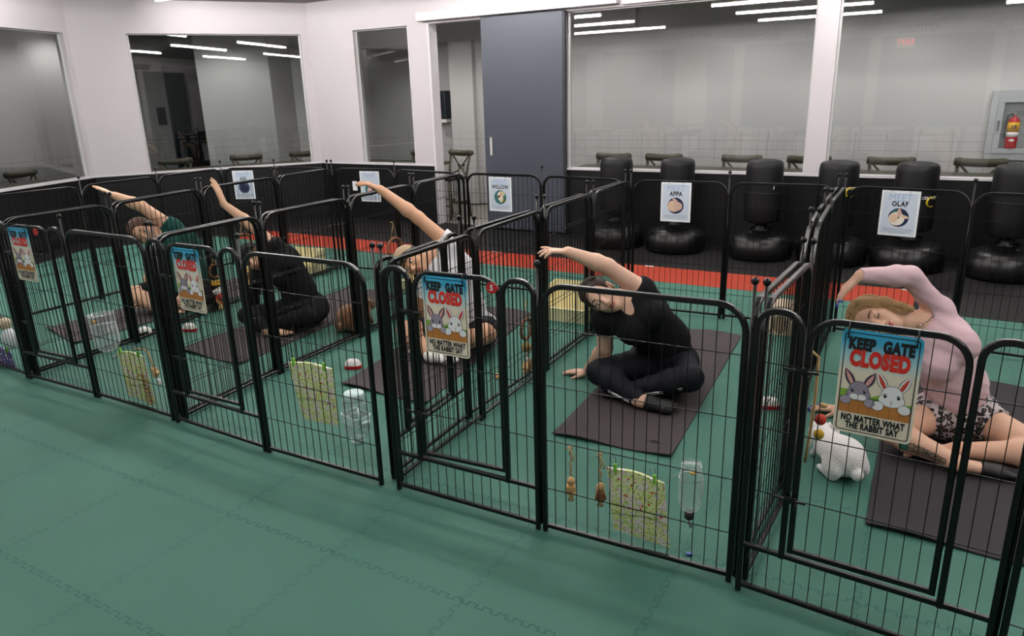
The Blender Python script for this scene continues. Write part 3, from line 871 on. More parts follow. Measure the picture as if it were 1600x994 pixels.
def make_gate_sign(label, loc, rz, tilt=0.):
    t = thing('gate_sign', label, 'sign', loc, rz, 'keep gate closed signs on the gates')
    w, h = .195, .30
    mb = MB(); mb.prism([(x, .0, z) for x, z in rrect(w, h, .014)], (0, .0018, 0))
    pl = mb.build('sign_plate', m_signbg, t)
    art = MB(); y = -.0006
    # inner black keyline
    o_, i_ = rrect(w - .014, h - .014, .009), rrect(w - .019, h - .019, .007)
    n = len(o_); art.add([(x, y, z) for x, z in o_ + i_], [(i, (i + 1) % n, n + (i + 1) % n, n + i) for i in range(n)], 1)
    L_, R_ = -.0875, .0875
    hill = [(L_, -.052)] + [(L_ + (R_ - L_) * i / 12, -.030 + .010 * math.sin(i * .9 + 1)) for i in range(13)] + [(R_, -.052)]
    poly(art, hill, y, 3)
    poly(art, [(L_, -.052)] + [(L_ + (R_ - L_) * i / 12, -.042 + .006 * math.sin(i * .8 + 3)) for i in range(13)] + [(R_, -.052)], y - .0002, 13)
    poly(art, [(L_, -.088), (R_, -.088), (R_, -.050), (L_, -.050)], y - .0003, 4)
    for i in range(1, 7):
        x = L_ + .175 * i / 7; poly(art, [(x - .0006, -.088), (x + .0006, -.088), (x + .0006, -.05), (x - .0006, -.05)], y - .0004, 12)
    bunny(art, -.042, -.026, .84, 5, 8, 10, y - .0005, 6)
    bunny(art, .040, -.027, .90, 6, 9, 6, y - .0005, 6)
    art.build('printed_picture', SM, t, recalc=False)
    lt_ = MB(); yy = .0035
    X, Z = (1, 0, 0), (0, 0, 1)
    text_mb('KEEP  GATE', .044, lt_, (0, y, .111), X, Z, off=.0006, wide=.62, mi=0, bold=.0031, sp=1.12)
    text_mb('CLOSED', .060, lt_, (0, y, .070), X, Z, off=.0006, wide=.60, mi=1, bold=.0042, sp=1.12)
    lt_.build('heading_lettering', [SM[1], SM[2]], t, recalc=False); lt_ = MB()
    text_mb('NO MATTER WHAT', .0265, lt_, (0, y, -.104), X, Z, off=.0006, wide=.62, mi=0, bold=.0013, sp=1.10)
    text_mb('THE RABBIT SAY', .0265, lt_, (0, y, -.126), X, Z, off=.0006, wide=.62, mi=0, bold=.0013, sp=1.10)
    lt_.build('lower_lettering', [SM[1], SM[2]], t, recalc=False)
    for sx in (-.082, .082):
        z = MB(); z.tube([(sx, -.003, .125), (sx, -.006, .15), (sx, .004, .168), (sx, .026, .164), (sx, .028, .150), (sx, .006, .125)], .0022, 5, closed=True)
        z.build('zip_tie', m_zip, t)
    return t
make_gate_sign('keep-gate-closed rabbit sign on the leftmost gate, beside a red tag', (.330, -.024, .800), .02)
make_gate_sign('keep-gate-closed rabbit sign on the second gate, left of woman in black cap', (1.753, -.032, .797), -.035)
make_gate_sign('keep-gate-closed rabbit sign on the gate in front of white-shirt man', (3.187, -.026, .802), .015)
make_gate_sign('largest keep-gate-closed rabbit sign, in front of woman in pink top', (4.612, -.055, .797), -.075)
def number_tag(label, loc, num):
    t = thing('number_tag', label, 'tag', loc)
    mb = MB(); pts = []
    for i in range(20):
        a = 2 * PI * i / 20
        r = .021
        pts.append((r * 1.05 * math.cos(a), r * math.sin(a)))
    pts = [(x, z) for x, z in pts if not (x > .012 and abs(z) < .012)]
    pts = sorted(pts, key=lambda p: math.atan2(p[1], p[0])) + []
    k = [(x, z) for x, z in pts if z <= 0 and x > 0]
    mb.prism([(x, 0, z) for x, z in [p for p in pts if math.atan2(p[1], p[0]) < 0] + [(.030, .002)] + [p for p in pts if math.atan2(p[1], p[0]) >= 0]], (0, .002, 0))
    mb.build('tag_plate', m_red, t)
    if num:
        mb = MB(); text_mb(num, .030, mb, (-.001, -.0008, 0), (1, 0, 0), (0, 0, 1), bold=.0008, shear=.15); mb.build('numeral', m_white, t, recalc=False)
number_tag('round red tag numbered 5 on the gate before the white-shirt man', (3.385, -.022, .932), '5')
number_tag('round red tag on the leftmost gate, right of its rabbit sign', (.503, -.020, .938), '')

PM = [m_paper, P_('poster_blue', 'cfd7e6'), P_('poster_sky_letters', '9db6d6'), P_('poster_black', '14161c'), P_('poster_grey', 'b4b8c6'), P_('poster_cream', 'e2c3a6'), P_('poster_pinkfur', 'd9b2a4'),
      P_('poster_navy', '1d2547'), P_('poster_teal', '2f6d72'), P_('poster_green', '5a6a3a'), P_('poster_brown', '5a2f2a'), P_('poster_pale', 'efe3d6'), P_('poster_bluegrey', '4b5578'), P_('poster_yellow', 'd8d39a')]
def poster(label, who, loc, rz, name, pic, w=.212, h=.275):
    t = thing('rabbit_poster', label, 'poster', loc, rz, 'meet the rabbit posters on the back fence')
    MB().prism([(x, 0, z) for x, z in rrect(w, h, .004)], (0, .0012, 0)).build('sheet', m_paper, t)
    a = MB(); y = -.0006
    poly(a, rrect(w - .024, h - .028, .002), y, 1)
    R = .057; cz = -.024
    pic(a, cz, R, y - .0003)
    for i, (z, ww) in enumerate(((-.092, .165), (-.100, .165), (-.108, .150), (-.117, .10))):
        poly(a, [(-ww / 2, z - .0022), (ww / 2, z - .0022), (ww / 2, z + .0022), (-ww / 2, z + .0022)], y - .0003, 4)
    a.build('printed_picture', PM, t, recalc=False)
    l = MB()
    text_mb('MEET', .062, l, (0, y, .094), (1, 0, 0), (0, 0, 1), off=.0004, wide=.86, mi=0)
    l.build('heading_lettering', [PM[2], PM[3]], t, recalc=False); l = MB()
    if name: text_mb(name, .042, l, (0, y, .057), (1, 0, 0), (0, 0, 1), off=.0012, wide=.82, mi=1, bold=.0012, sp=1.12)
    if name: l.build('name_lettering', [PM[2], PM[3]], t, recalc=False)
    for sx in (-.05, .05):
        z = MB(); z.tube([(sx, -.002, h / 2 - .012), (sx, -.004, h / 2 + .01), (sx, .012, h / 2 + .02), (sx, .014, h / 2 + .004), (sx, .002, h / 2 - .01)], .0014, 4, closed=True); z.build('zip_tie', m_zip, t)
    return t
def pic_ask(a, cz, R, y):
    disc(a, (0, cz), R, R, y, 12); disc(a, (.004, cz - .012), R * .7, R * .62, y - .0003, 7); disc(a, (-.015, cz + .02), R * .45, R * .35, y - .0004, 7); disc(a, (.02, cz - .005), .004, .004, y - .0006, 3)
def pic_brown(a, cz, R, y):
    disc(a, (0, cz), R, R, y, 8); disc(a, (.012, cz - .004), R * .72, R * .8, y - .0003, 10); disc(a, (-.008, cz - .012), R * .42, R * .65, y - .0004, 6); disc(a, (-.012, cz + .02), R * .22, R * .35, y - .0005, 6, .4); disc(a, (.024, cz + .012), .005, .005, y - .0006, 3)
def pic_willow(a, cz, R, y):
    disc(a, (0, cz), R, R, y, 8); disc(a, (.02, cz - .022), R * .55, R * .4, y - .0002, 9); disc(a, (.012, cz + .028), R * .55, R * .38, y - .0002, 13)
    disc(a, (0, cz + .002), R * .42, R * .72, y - .0004, 11, .35); disc(a, (-.014, cz + .005), R * .22, R * .18, y - .0006, 10, .5); disc(a, (.008, cz + .022), R * .28, R * .25, y - .0005, 6); disc(a, (.004, cz - .028), R * .18, R * .25, y - .0006, 13)
def pic_appa(a, cz, R, y):
    disc(a, (0, cz), R, R, y, 7); disc(a, (-.012, cz - .006), R * .78, R * .66, y - .0003, 5); disc(a, (.016, cz - .004), R * .55, R * .52, y - .0004, 6); disc(a, (-.002, cz + .032), R * .5, R * .2, y - .0005, 6, 2.4)
    disc(a, (-.028, cz + .006), R * .42, R * .5, y - .00035, 5); disc(a, (.02, cz + .004), .0035, .0035, y - .0007, 3)
def pic_olaf(a, cz, R, y):
    disc(a, (0, cz), R, R, y, 7); disc(a, (-.02, cz + .034), R * .35, R * .2, y - .0002, 8); disc(a, (-.010, cz - .008), R * .78, R * .72, y - .0003, 11); disc(a, (-.026, cz - .004), R * .42, R * .5, y - .0004, 5)
    disc(a, (.002, cz + .03), R * .2, R * .45, y - .0004, 6, .1); disc(a, (.032, cz + .006), R * .42, R * .16, y - .0004, 5, -.25); disc(a, (.0, cz), .005, .005, y - .0006, 3)
def on_back(i, k, t_, z, name, pic, label):
    a, b, c, _ = BACK[i]
    p, q = (Vector(a), Vector(b)) if k == 0 else (Vector(b), Vector(c))
    d = (q - p).normalized(); n = Vector((d.y, -d.x))
    o = p + (q - p) * t_ + n * .018
    return poster(label, None, (o.x, o.y, z), math.atan2(d.y, d.x), name, pic)
POSTERS = [(0, 0, .385, .800, 'ASK', pic_ask, 'white poster with dark blue rabbit photo, meet ASK, on the far left back fence'),
           (1, 0, .61, .805, '', pic_brown, 'white meet poster with brown rabbit photo behind the white-shirt man\'s raised hand'),
           (2, 0, .475, .804, 'WILLOW', pic_willow, 'white poster with rabbit on teal, meet WILLOW, before the grey door'),
           (3, 0, .475, .818, 'APPA', pic_appa, 'white poster with cream rabbit, meet APPA, behind woman in black top'),
           (4, 0, .46, .815, 'OLAF', pic_olaf, 'white poster with pale rabbit, meet OLAF, behind woman in pink top')]
for p in POSTERS: on_back(*p)
cdn = tag(MB().prism([(x, 0, z) for x, z in rrect(.055, .085, .003)], (0, .001, 0)).build('paper_card', m_paper, loc=(.062, 3.02, .808)), 'small white card left of the brown rabbit poster', 'card')

# ------------------------------------------------------------------ free-standing heavy bags
def make_heavy_bag():
    t = thing('heavy_bag', '', 'punching bag')
    MB().lathe([(.20, 0), (.285, .004), (.298, .03), (.300, .09), (.292, .15), (.262, .195), (.21, .222), (.14, .235), (.115, .245), (.10, .262), (.0, .265)], n=40).build('base', m_bagbase, t)
    MB().lathe([(.0, .25), (.075, .25), (.07, .27), (.055, .285), (.055, .32), (.07, .335), (.10, .34), (.0, .345)], n=24).build('neck', m_bagbase, t)
    MB().lathe([(.0, .338), (.13, .338), (.155, .348), (.166, .37), (.168, .50), (.169, .70), (.168, .85), (.162, .888), (.145, .908), (.10, .918), (.0, .921)], n=36).build('bag', m_bag, t)
    mb = MB(); mb.tube([(.10 * math.cos(a), .10 * math.sin(a), .268) for a in [2 * PI * i / 20 for i in range(20)]], .008, 6, closed=True); mb.build('base_ring', m_bagbase, t)
    mb = MB(); mb.lathe([(.1695, .62), (.1698, .624), (.1695, .628)], n=36); mb.build('seam', m_black, t)
    return t
HB = make_heavy_bag()
m_yel = mat('yellow_print', 'c9b21c', .5)
for i, (x, y, a, lb) in enumerate(((1.80, 5.08, .2, 'leftmost, nearest the grey door'), (2.45, 5.08, 1.2, 'behind the APPA poster'), (3.29, 5.07, 2.0, 'fully visible between the white column and APPA poster'),
                                   (3.93, 5.09, .5, 'just right of the white column'), (4.55, 5.08, 1., 'behind the OLAF poster'), (5.26, 5.04, 1.7, 'rightmost, below the fire extinguisher'))):
    o = HB if i == 0 else copy_tree(HB)
    o.location = (x, y, .0015); o.rotation_euler = (0, 0, a)
    o['label'] = 'black free-standing punching bag on round base, ' + lb; o['group'] = 'free-standing punching bags along the wall'
def swoosh(parent, az, z, flip):
    R = .1705; mb = MB()
    def P(u, v): return (R * math.cos(az + u / R), R * math.sin(az + u / R), z + v)
    pts = [P(.045 * math.cos(a), .04 * math.sin(a)) for a in [math.radians(30 + 270 * i / 14) for i in range(15)]]
    mb.tube(pts, .004, 5, rad=[.002 + .006 * math.sin(PI * i / 14) for i in range(15)])
    mb.build('printed_swoosh', m_yel, parent)
    lt_ = MB(); tmp = MB()
    text_mb('CENTURY', .032, tmp, (0, 0, 0), (1, 0, 0), (0, 1, 0), bold=.0006, shear=.3)
    lt_.add([P(x - .02, yv + .035) for x, yv, _ in tmp.v], tmp.f)
    lt_.build('printed_lettering', m_white, parent, recalc=False)
bags = [o for o in bpy.data.objects if o.name.startswith('heavy_bag')]
for o in bags:
    if abs(o.location.x - 3.93) < .01: swoosh(o, math.radians(-45) - .5, .655, 1)
    if abs(o.location.x - 4.55) < .01: swoosh(o, math.radians(-40) - 1., .60, 1)
    if abs(o.location.x - 3.29) < .01:
        mb = MB(); az = math.radians(-50) - 2.0; R = .171
        mb.prism([(R * math.cos(az), R * math.sin(az), .66), (R * math.cos(az + .06), R * math.sin(az + .06), .665), (R * math.cos(az + .07), R * math.sin(az + .07), .72)], (.001 * math.cos(az), .001 * math.sin(az), 0))
        mb.build('white_mark', m_white, o)

# ------------------------------------------------------------------ hay bags, bottles, toys
def fabric_mat(name, base, spots):
    m = bpy.data.materials.new(name); m.use_nodes = True; nt = m.node_tree; b = nt.nodes['Principled BSDF']; b.inputs['Roughness'].default_value = .85
    tc = nt.nodes.new('ShaderNodeTexCoord'); last = None
    col = nt.nodes.new('ShaderNodeRGB'); col.outputs[0].default_value = (*hexc(base), 1); last = col.outputs[0]
    for k, (scale, thr, h, sd) in enumerate(spots):
        mp = nt.nodes.new('ShaderNodeMapping'); mp.inputs['Location'].default_value = (sd, sd * 1.7, sd * .6); nt.links.new(tc.outputs['Object'], mp.inputs[0])
        v = nt.nodes.new('ShaderNodeTexVoronoi'); v.inputs['Scale'].default_value = scale; nt.links.new(mp.outputs[0], v.inputs['Vector'])
        l = nt.nodes.new('ShaderNodeMath'); l.operation = 'LESS_THAN'; l.inputs[1].default_value = thr; nt.links.new(v.outputs['Distance'], l.inputs[0])
        mx = nt.nodes.new('ShaderNodeMix'); mx.data_type = 'RGBA'; mx.inputs[7].default_value = (*hexc(h), 1)
        nt.links.new(l.outputs[0], mx.inputs[0]); nt.links.new(last, mx.inputs[6]); last = mx.outputs[2]
    nt.links.new(last, b.inputs['Base Color'])
    return m
m_floral = fabric_mat('floral_fabric', 'dfe6a4', [(44, .34, 'c4d878', 3.), (36, .46, 'e6dcd6', 1.), (66, .27, '9cc25c', 5.), (40, .22, 'd9c0c4', 9.), (80, .23, '7d9a4c', 13.), (30, .15, 'd2543a', 17.), (50, .2, 'f2eee4', 21.)])
m_purple = fabric_mat('purple_print_fabric', '6d5c9c', [(50, .4, 'd6cfe0', 1.), (60, .33, '3f5fa8', 4.), (40, .25, 'c0485c', 8.), (70, .25, '2b2f58', 11.)])
m_clip = mat('green_clip', '7cc23f', .4)
m_rope = mat('natural_rope', 'b89a6c', .9, vary=(90, .25), bump=(200, .4))
m_toywood = mat('pale_toy_wood', 'c39d6a', .7, vary=(60, .25))
m_bark = mat('bark_brown', '7b5233', .8, vary=(70, .35))
m_straw = mat('woven_straw', 'a58a55', .9, vary=(120, .35), bump=(160, .5))
m_orange_t = mat('orange_toy', 'c8641f', .6); m_yellow_t = mat('yellow_toy', 'd9a82c', .5); m_red_t = mat('red_toy', 'c43a2c', .5)
def hay_bag(label, TL, TR, BR, BL, y, m, bulge=.02):
    """corner points in (x,z); hangs on the inner side of the front fence"""
    c = ((TL[0] + TR[0]) / 2, (TL[1] + TR[1]) / 2)
    t = thing('hay_bag', label, 'bag', (c[0], y, min(BL[1], BR[1])))
    oz = min(BL[1], BR[1])
    nu, nv = 12, 12; A, B = [], []
    for j in range(nv + 1):
        v = j / nv
        for i in range(nu + 1):
            u = i / nu
            x = (TL[0] * (1 - u) + TR[0] * u) * (1 - v) + (BL[0] * (1 - u) + BR[0] * u) * v
            z = (TL[1] * (1 - u) + TR[1] * u) * (1 - v) + (BL[1] * (1 - u) + BR[1] * u) * v
            sag = -.012 * math.sin(PI * u) * 0 + (.012 * math.sin(PI * u) ** 2 - .004) * (1 - v)
            d = bulge * math.sin(PI * u) ** .6 * math.sin(PI * min(1, v * .9 + .1)) ** .6 + .003 * math.sin(9 * u + 3 * v)
            A.append((x - c[0], -d * .5, z + sag - oz)); B.append((x - c[0], d * .7 + .002, z + sag - oz))
    fs = [(j * (nu + 1) + i, j * (nu + 1) + i + 1, (j + 1) * (nu + 1) + i + 1, (j + 1) * (nu + 1) + i) for j in range(nv) for i in range(nu)]
    mb = MB(); mb.add(A, fs, 0, True); mb.add(B, [f[::-1] for f in fs], 0, True)
    rim = [i for i in range(nu + 1)] + [(nu + 1) * j + nu for j in range(1, nv + 1)] + [nv * (nu + 1) + i for i in range(nu - 1, -1, -1)] + [(nu + 1) * j for j in range(nv - 1, 0, -1)]
    k = len(rim); mb.add([A[i] for i in rim] + [B[i] for i in rim], [(i, (i + 1) % k, k + (i + 1) % k, k + i) for i in range(k)])
    mb.build('pouch', m, t, recalc=False)
    for f in (.16, .84):
        x = TL[0] * (1 - f) + TR[0] * f - c[0]; z = TL[1] * (1 - f) + TR[1] * f - oz
        k_ = MB(); k_.box((x, -.006, z + .005), (.011, .014, .034), bev=.003); k_.build('clip', m_clip, t)
        k_ = MB(); k_.tube([(x, -.004, z + .018), (x + .002, -.01, z + .045), (x, -.028, z + .062), (x, -.04, z + .055)], .0016, 5); k_.build('hook', m_steel, t)
    return t
hay_bag('yellow-green floral hay bag hanging beside the glass jar bottle', (3.80, .312), (4.010, .302), (4.037, .050), (3.826, .066), .038, m_floral)
hay_bag('yellow-green floral hay bag hanging left of the square water bottle', (2.278, .468), (2.545, .478), (2.548, .205), (2.330, .196), .02, m_floral)
hay_bag('yellow-green floral hay bag near the round bottle, a twisted toy before it', (.942, .305), (1.175, .312), (1.205, .038), (.962, .045), .04, m_floral)
hay_bag('purple patterned hay bag at the left edge', (-.46, .125), (-.242, .112), (-.228, .006), (-.47, .008), .05, m_purple, .015)

def mason_bottle():
    t = thing('water_bottle', 'clear upturned glass jar water bottle on the fence before woman in black top', 'bottle', (4.093, .062, 0))
    MB().lathe([(.0, .200), (.012, .200), (.016, .206), (.030, .214), (.037, .235), (.0385, .26), (.0385, .335), (.036, .350), (.029, .360), (.028, .375), (.030, .378)], n=28).build('glass_jar', m_bottle, t)
    mb = MB()
    for z in (.366, .372, .381): mb.tube([(.0315 * math.cos(a), .0315 * math.sin(a), z) for a in [2 * PI * i / 24 for i in range(24)]], .0022, 6, closed=True)
    mb.build('thread_ring', m_bottle, t)
    MB().lathe([(.0, .197), (.017, .197), (.017, .178), (.013, .172), (.0, .172)], n=18).build('black_cap', m_black, t)
    MB().tube([(0, 0, .175), (.004, -.006, .160), (.012, -.016, .150)], .005, 8).build('spout', m_steel, t)
    MB().ball((.006, 0, .347), .009, 10, sc=(1.4, 1, .7)).build('yellow_float', m_yellow_t, t)
    mb = MB(); mb.tube([(-.04, 0, .34), (-.058, -.02, .325), (-.072, -.045, .31)], .0016, 5); mb.tube([(.04, 0, .325), (.048, -.02, .30), (.046, -.045, .285)], .0016, 5)
    mb.tube([(.0395 * math.cos(a), .0395 * math.sin(a), .33) for a in [2 * PI * i / 24 for i in range(24)]], .0013, 4, closed=True); mb.build('wire_holder', m_steel, t)
mason_bottle()
def round_bottle():
    t = thing('water_bottle', 'clear round water bottle hung on the fence near the leftmost gate', 'bottle', (.875, .075, 0), 0)
    R = Matrix.Rotation(math.radians(-6), 3, 'Y')
    MB().lathe([(.0, .268), (.022, .270), (.045, .285), (.062, .315), (.066, .35), (.066, .47), (.068, .478), (.068, .49), (.064, .492), (.062, .478)], n=28, rot=R, c=(-.035, 0, 0)).build('clear_tumbler', m_bottle, t)
    MB().lathe([(.0, .272), (.022, .274), (.043, .288), (.058, .316), (.062, .35), (.062, .43), (.0, .43)], n=24, rot=R, c=(-.035, 0, 0)).build('water', m_water, t)
    MB().tube([(.0, 0, .268), (.004, -.02, .252), (.004, -.03, .246)], .006, 8).build('spout', m_steel, t)
    MB().ball((-.07, -.05, .455), .010, 10).build('yellow_float', m_yellow_t, t)
    MB().tube([(-.1, -.02, .45), (-.05, -.065, .452), (.02, -.055, .456), (.03, 0, .46)], .0013, 5).build('holder_band', m_steel, t)
round_bottle()
def square_bottle():
    t = thing('water_bottle', 'square clear water bottle with pale blue cap and band on the fence', 'bottle', (2.628, .045, 0), math.radians(-14))
    m_pb = mat('pale_blue_plastic', 'c8e0dd', .4)
    mb = MB()
    def sq(w, z, r=.014): return [(x, y, z) for x, y in rrect(w, w * .72, r)]
    lev = [(.060, .158), (.088, .172), (.106, .205), (.108, .30), (.108, .322), (.100, .332), (.062, .340)]
    rings = [sq(w, z) for w, z in lev]; n = len(rings[0])
    mb.add([p for r in rings for p in r], [(i * n + j, i * n + (j + 1) % n, (i + 1) * n + (j + 1) % n, (i + 1) * n + j) for i in range(len(lev) - 1) for j in range(n)] + [tuple(range(n))[::-1], tuple((len(lev) - 1) * n + j for j in range(n))], 0, True)
    mb.build('clear_bottle', m_bottle2, t)
    mb = MB(); lev = [(.056, .160), (.084, .174), (.102, .206), (.103, .262)]; rings = [sq(w, z) for w, z in lev]
    mb.add([p for r in rings for p in r], [(i * n + j, i * n + (j + 1) % n, (i + 1) * n + (j + 1) % n, (i + 1) * n + j) for i in range(len(lev) - 1) for j in range(n)] + [tuple(range(n))[::-1], tuple((len(lev) - 1) * n + j for j in range(n))], 0, True)
    mb.build('water', m_water, t)
    MB().lathe([(.0, .338), (.042, .338), (.044, .342), (.044, .368), (.040, .373), (.0, .374)], n=28).build('screw_cap', m_pb, t)
    MB().lathe([(.0, .132), (.030, .134), (.033, .142), (.033, .160), (.0, .162)], n=24).build('drinker_cup', m_pb, t)
    bd = MB(); o_, i_ = rrect(.120, .088, .016), rrect(.112, .080, .014)
    m_ = len(o_); bd.add([(x, y, .232) for x, y in o_ + i_] + [(x, y, .272) for x, y in o_ + i_],
                         [f for i in range(m_) for f in ((i, (i + 1) % m_, 2 * m_ + (i + 1) % m_, 2 * m_ + i), (m_ + (i + 1) % m_, m_ + i, 3 * m_ + i, 3 * m_ + (i + 1) % m_),
                          (2 * m_ + i, 2 * m_ + (i + 1) % m_, 3 * m_ + (i + 1) % m_, 3 * m_ + i), (m_ + i, m_ + (i + 1) % m_, (i + 1) % m_, i))])
    bd.box((.068, 0, .245), (.02, .04, .02), bev=.003); bd.tube([(.07, -.03, .25), (.082, -.035, .29), (.066, -.03, .325)], .004, 6)
    bd.build('holder_band', m_pb, t)
square_bottle()

def wood_hanging(label, x, z_top, z_bot, y, m1, m2, fall=0.):
    t = thing('hanging_toy', label, 'rabbit toy', (x, y, 0))
    mb = MB(); L = z_top - z_bot
    pts = [(.004 * math.sin(i * 1.9), .003 * math.cos(i * 1.3), z_top - L * .55 * i / 10) for i in range(11)]
    mb.tube(pts, .0035, 6); mb.tube([(p[0] + .004 * math.sin(i * 2), p[1], p[2]) for i, p in enumerate(pts)], .002, 5)
    mb.tube([(0, -.02, z_top), (.02, -.034, z_top - .004), (.03, -.034, z_top - .025), (fall + .028, -.036, z_top - .04)], .002, 5); mb.tube([(0, 0, z_top), (0, -.034, z_top + .003)], .003, 5)
    mb.build('twisted_rope', m_rope, t)
    MB().ball((0, 0, z_bot + L * .36), .0155, 12).build('round_bead', m_toywood, t)
    mb = MB(); mb.box((.0, 0, z_bot + L * .235), (.032, .030, .020), bev=.003, rot=Matrix.Rotation(.5, 3, 'Z')); mb.box((.002, .0, z_bot + L * .155), (.034, .026, .018), bev=.003, rot=Matrix.Rotation(-.2, 3, 'Z')); mb.build('wood_block', m2, t)
    mb = MB()
    for i in range(7):
        a = 2 * PI * i / 7; mb.tube([(0, 0, z_bot + L * .13), (.006 * math.cos(a), .006 * math.sin(a), z_bot + L * .06), (.010 * math.cos(a), .010 * math.sin(a), z_bot)], .0028, 5)
    mb.build('tassel', m_rope, t)
wood_hanging('rope chew toy with pale wood blocks, left of the two beside floral bag', 3.662, .362, .14, .032, m_toywood, m_toywood)
wood_hanging('rope chew toy with bark-edged wood block, between other chew toy and floral bag', 3.778, .362, .15, .032, m_toywood, m_bark)
def twisted_toy():
    t = thing('hanging_toy', 'beige twisted rope toy with blocks hanging beside the leftmost floral bag', 'rabbit toy', (1.2, .05, 0))
    MB().tube([(-.07, -.03, .345), (-.03, 0, .348), (.0, 0, .335), (.02, 0, .28), (.03, 0, .235)], .005, 6).build('rope', m_rope, t)
    for i, (x, z, r, m) in enumerate(((.025, .24, .02, m_toywood), (.045, .226, .017, m_toywood), (.03, .21, .018, m_rope))):
        MB().box((x, 0, z), (r * 1.5, r * 1.3, r * 1.1), bev=.004, rot=Matrix.Rotation(i * .7, 3, 'Y')).build('wood_block', m, t)
    MB().box((.05, 0, .175), (.024, .02, .03), bev=.005).build('white_block', m_white, t)
    mb = MB()
    for i in range(8): mb.ball((-.055 + .004 * i, -.022, .20 - .022 * i), .012, 8, sc=(1.4, .8, .9))
    mb.build('braided_chew', m_rope, t)
twisted_toy()

def ring_toy(label, x, y, z_top, z_ring, R, parts=(), axis=(1, 0, 0)):
    t = thing('hanging_toy', label, 'rabbit toy', (x, y, 0))
    mb = MB(); mb.tube([(0, -.035, z_ring + R * .8), (0, 0, z_top), (0, .035, z_ring + R * .8)], .0025, 5); mb.tube([(0, 0, z_top), (-.02, 0, z_top + .006)], .003, 5); mb.build('cord', m_rope, t)
    mb = MB()
    for s_ in (0, 1):
        mb.tube([(.006 * math.sin(6 * a + s_ * PI), R * math.cos(a) * (1 + .06 * math.sin(6 * a + s_ * PI)), z_ring + R * math.sin(a)) for a in [2 * PI * i / 40 for i in range(40)]], .007, 6, closed=True)
    mb.build('woven_ring', m_bark, t)
    for k, (kind, dz, m) in enumerate(parts):
        b = MB()
        if kind == 'ball': b.ball((0, 0, dz), .03, 12)
        elif kind == 'block': b.box((0, 0, dz), (.04, .07, .035), bev=.006, rot=Matrix.Rotation(.3 * k, 3, 'X'))
        elif kind == 'bead': b.ball((0, .004, dz), .015, 10, sc=(1, 1, 1.3))
        elif kind == 'tassel':
            for i in range(6): b.tube([(0, 0, dz + .03), (.012 * math.cos(i), .016 * math.sin(i), dz - .02)], .005, 5)
        elif kind == 'stick': b.tube([(0, -.03, dz + .04), (0, .03, dz - .04)], .009, 7)
        b.build({'ball': 'woven_ball', 'block': 'wood_block', 'bead': 'bead', 'tassel': 'tassel', 'stick': 'chew_stick'}[kind], m, t)
    if parts:
        lo = min(p[1] for p in parts); MB().tube([(0, 0, z_ring - R), (0, 0, lo)], .003, 5).build('string', m_rope, t)
    return t
ring_toy('woven ring toy with ball and wood blocks, on fence left of woman in black top', 2.752, 1.36, .45, .285, .06,
         (('ball', .173, m_straw), ('bead', .135, m_white), ('bead', .10, m_white), ('block', .068, m_toywood), ('block', .045, m_toywood), ('tassel', .03, m_toywood)))
ring_toy('woven ring toy on a cord behind the white-shirt man\'s cap', 1.425, 1.86, .735, .555, .075)
ring_toy('woven ring toy with hanging pieces left of the woman in black cap', -.06, 1.80, .65, .50, .07,
         (('ball', .36, m_straw), ('block', .28, m_toywood), ('tassel', .22, m_bark), ('block', .15, m_yellow_t), ('tassel', .09, m_toywood)))
ring_toy('colourful chew toy of sticks and blocks hanging beyond the second gate sign', -.075, 1.50, .42, .33, .05,
         (('block', .235, m_yellow_t), ('block', .17, m_white), ('ball', .13, m_red_t), ('stick', .085, m_orange_t), ('stick', .06, m_toywood), ('tassel', .035, m_toywood)))
def drop_toy():
    t = thing('hanging_toy', 'hanging rope toy with red and yellow pieces behind the large rabbit sign gate', 'rabbit toy', (4.372, .79, 0))
    MB().tube([(-.05, 0, .60), (0, 0, .56), (.002, .01, .40), (-.004, 0, .22), (-.012, 0, .10)], .006, 6).build('rope', m_toywood, t)
    MB().ball((.035, .0, .362), .015, 10, sc=(1.2, .8, .7)).build('wood_piece', m_toywood, t)
    MB().lathe([(0, -.01), (.022, -.008), (.022, .008), (0, .01)], c=(.03, 0, .30), n=16, rot=Matrix.Rotation(PI / 2, 3, 'X')).build('red_disc', m_red_t, t)
    MB().lathe([(0, -.008), (.02, -.006), (.02, .006), (0, .008)], c=(.03, 0, .235), n=16, rot=Matrix.Rotation(PI / 2, 3, 'X')).build('yellow_disc', m_yellow_t, t)
drop_toy()
def stuffed(label):
    t = thing('plush_toy', label, 'plush toy', (-.265, .075, 0))
    MB().ball((0, 0, .19), .055, 14, sc=(1, .8, 1.3)).build('body', m_paper, t)
    MB().ball((-.02, 0, .285), .04, 14).build('head', m_cream2, t)
    MB().tube([(-.02, 0, .32), (-.02, -.04, .378), (-.02, -.075, .376)], .003, 5).build('cord', m_rope, t)
stuffed('small pale plush toy at the left edge above the purple bag')

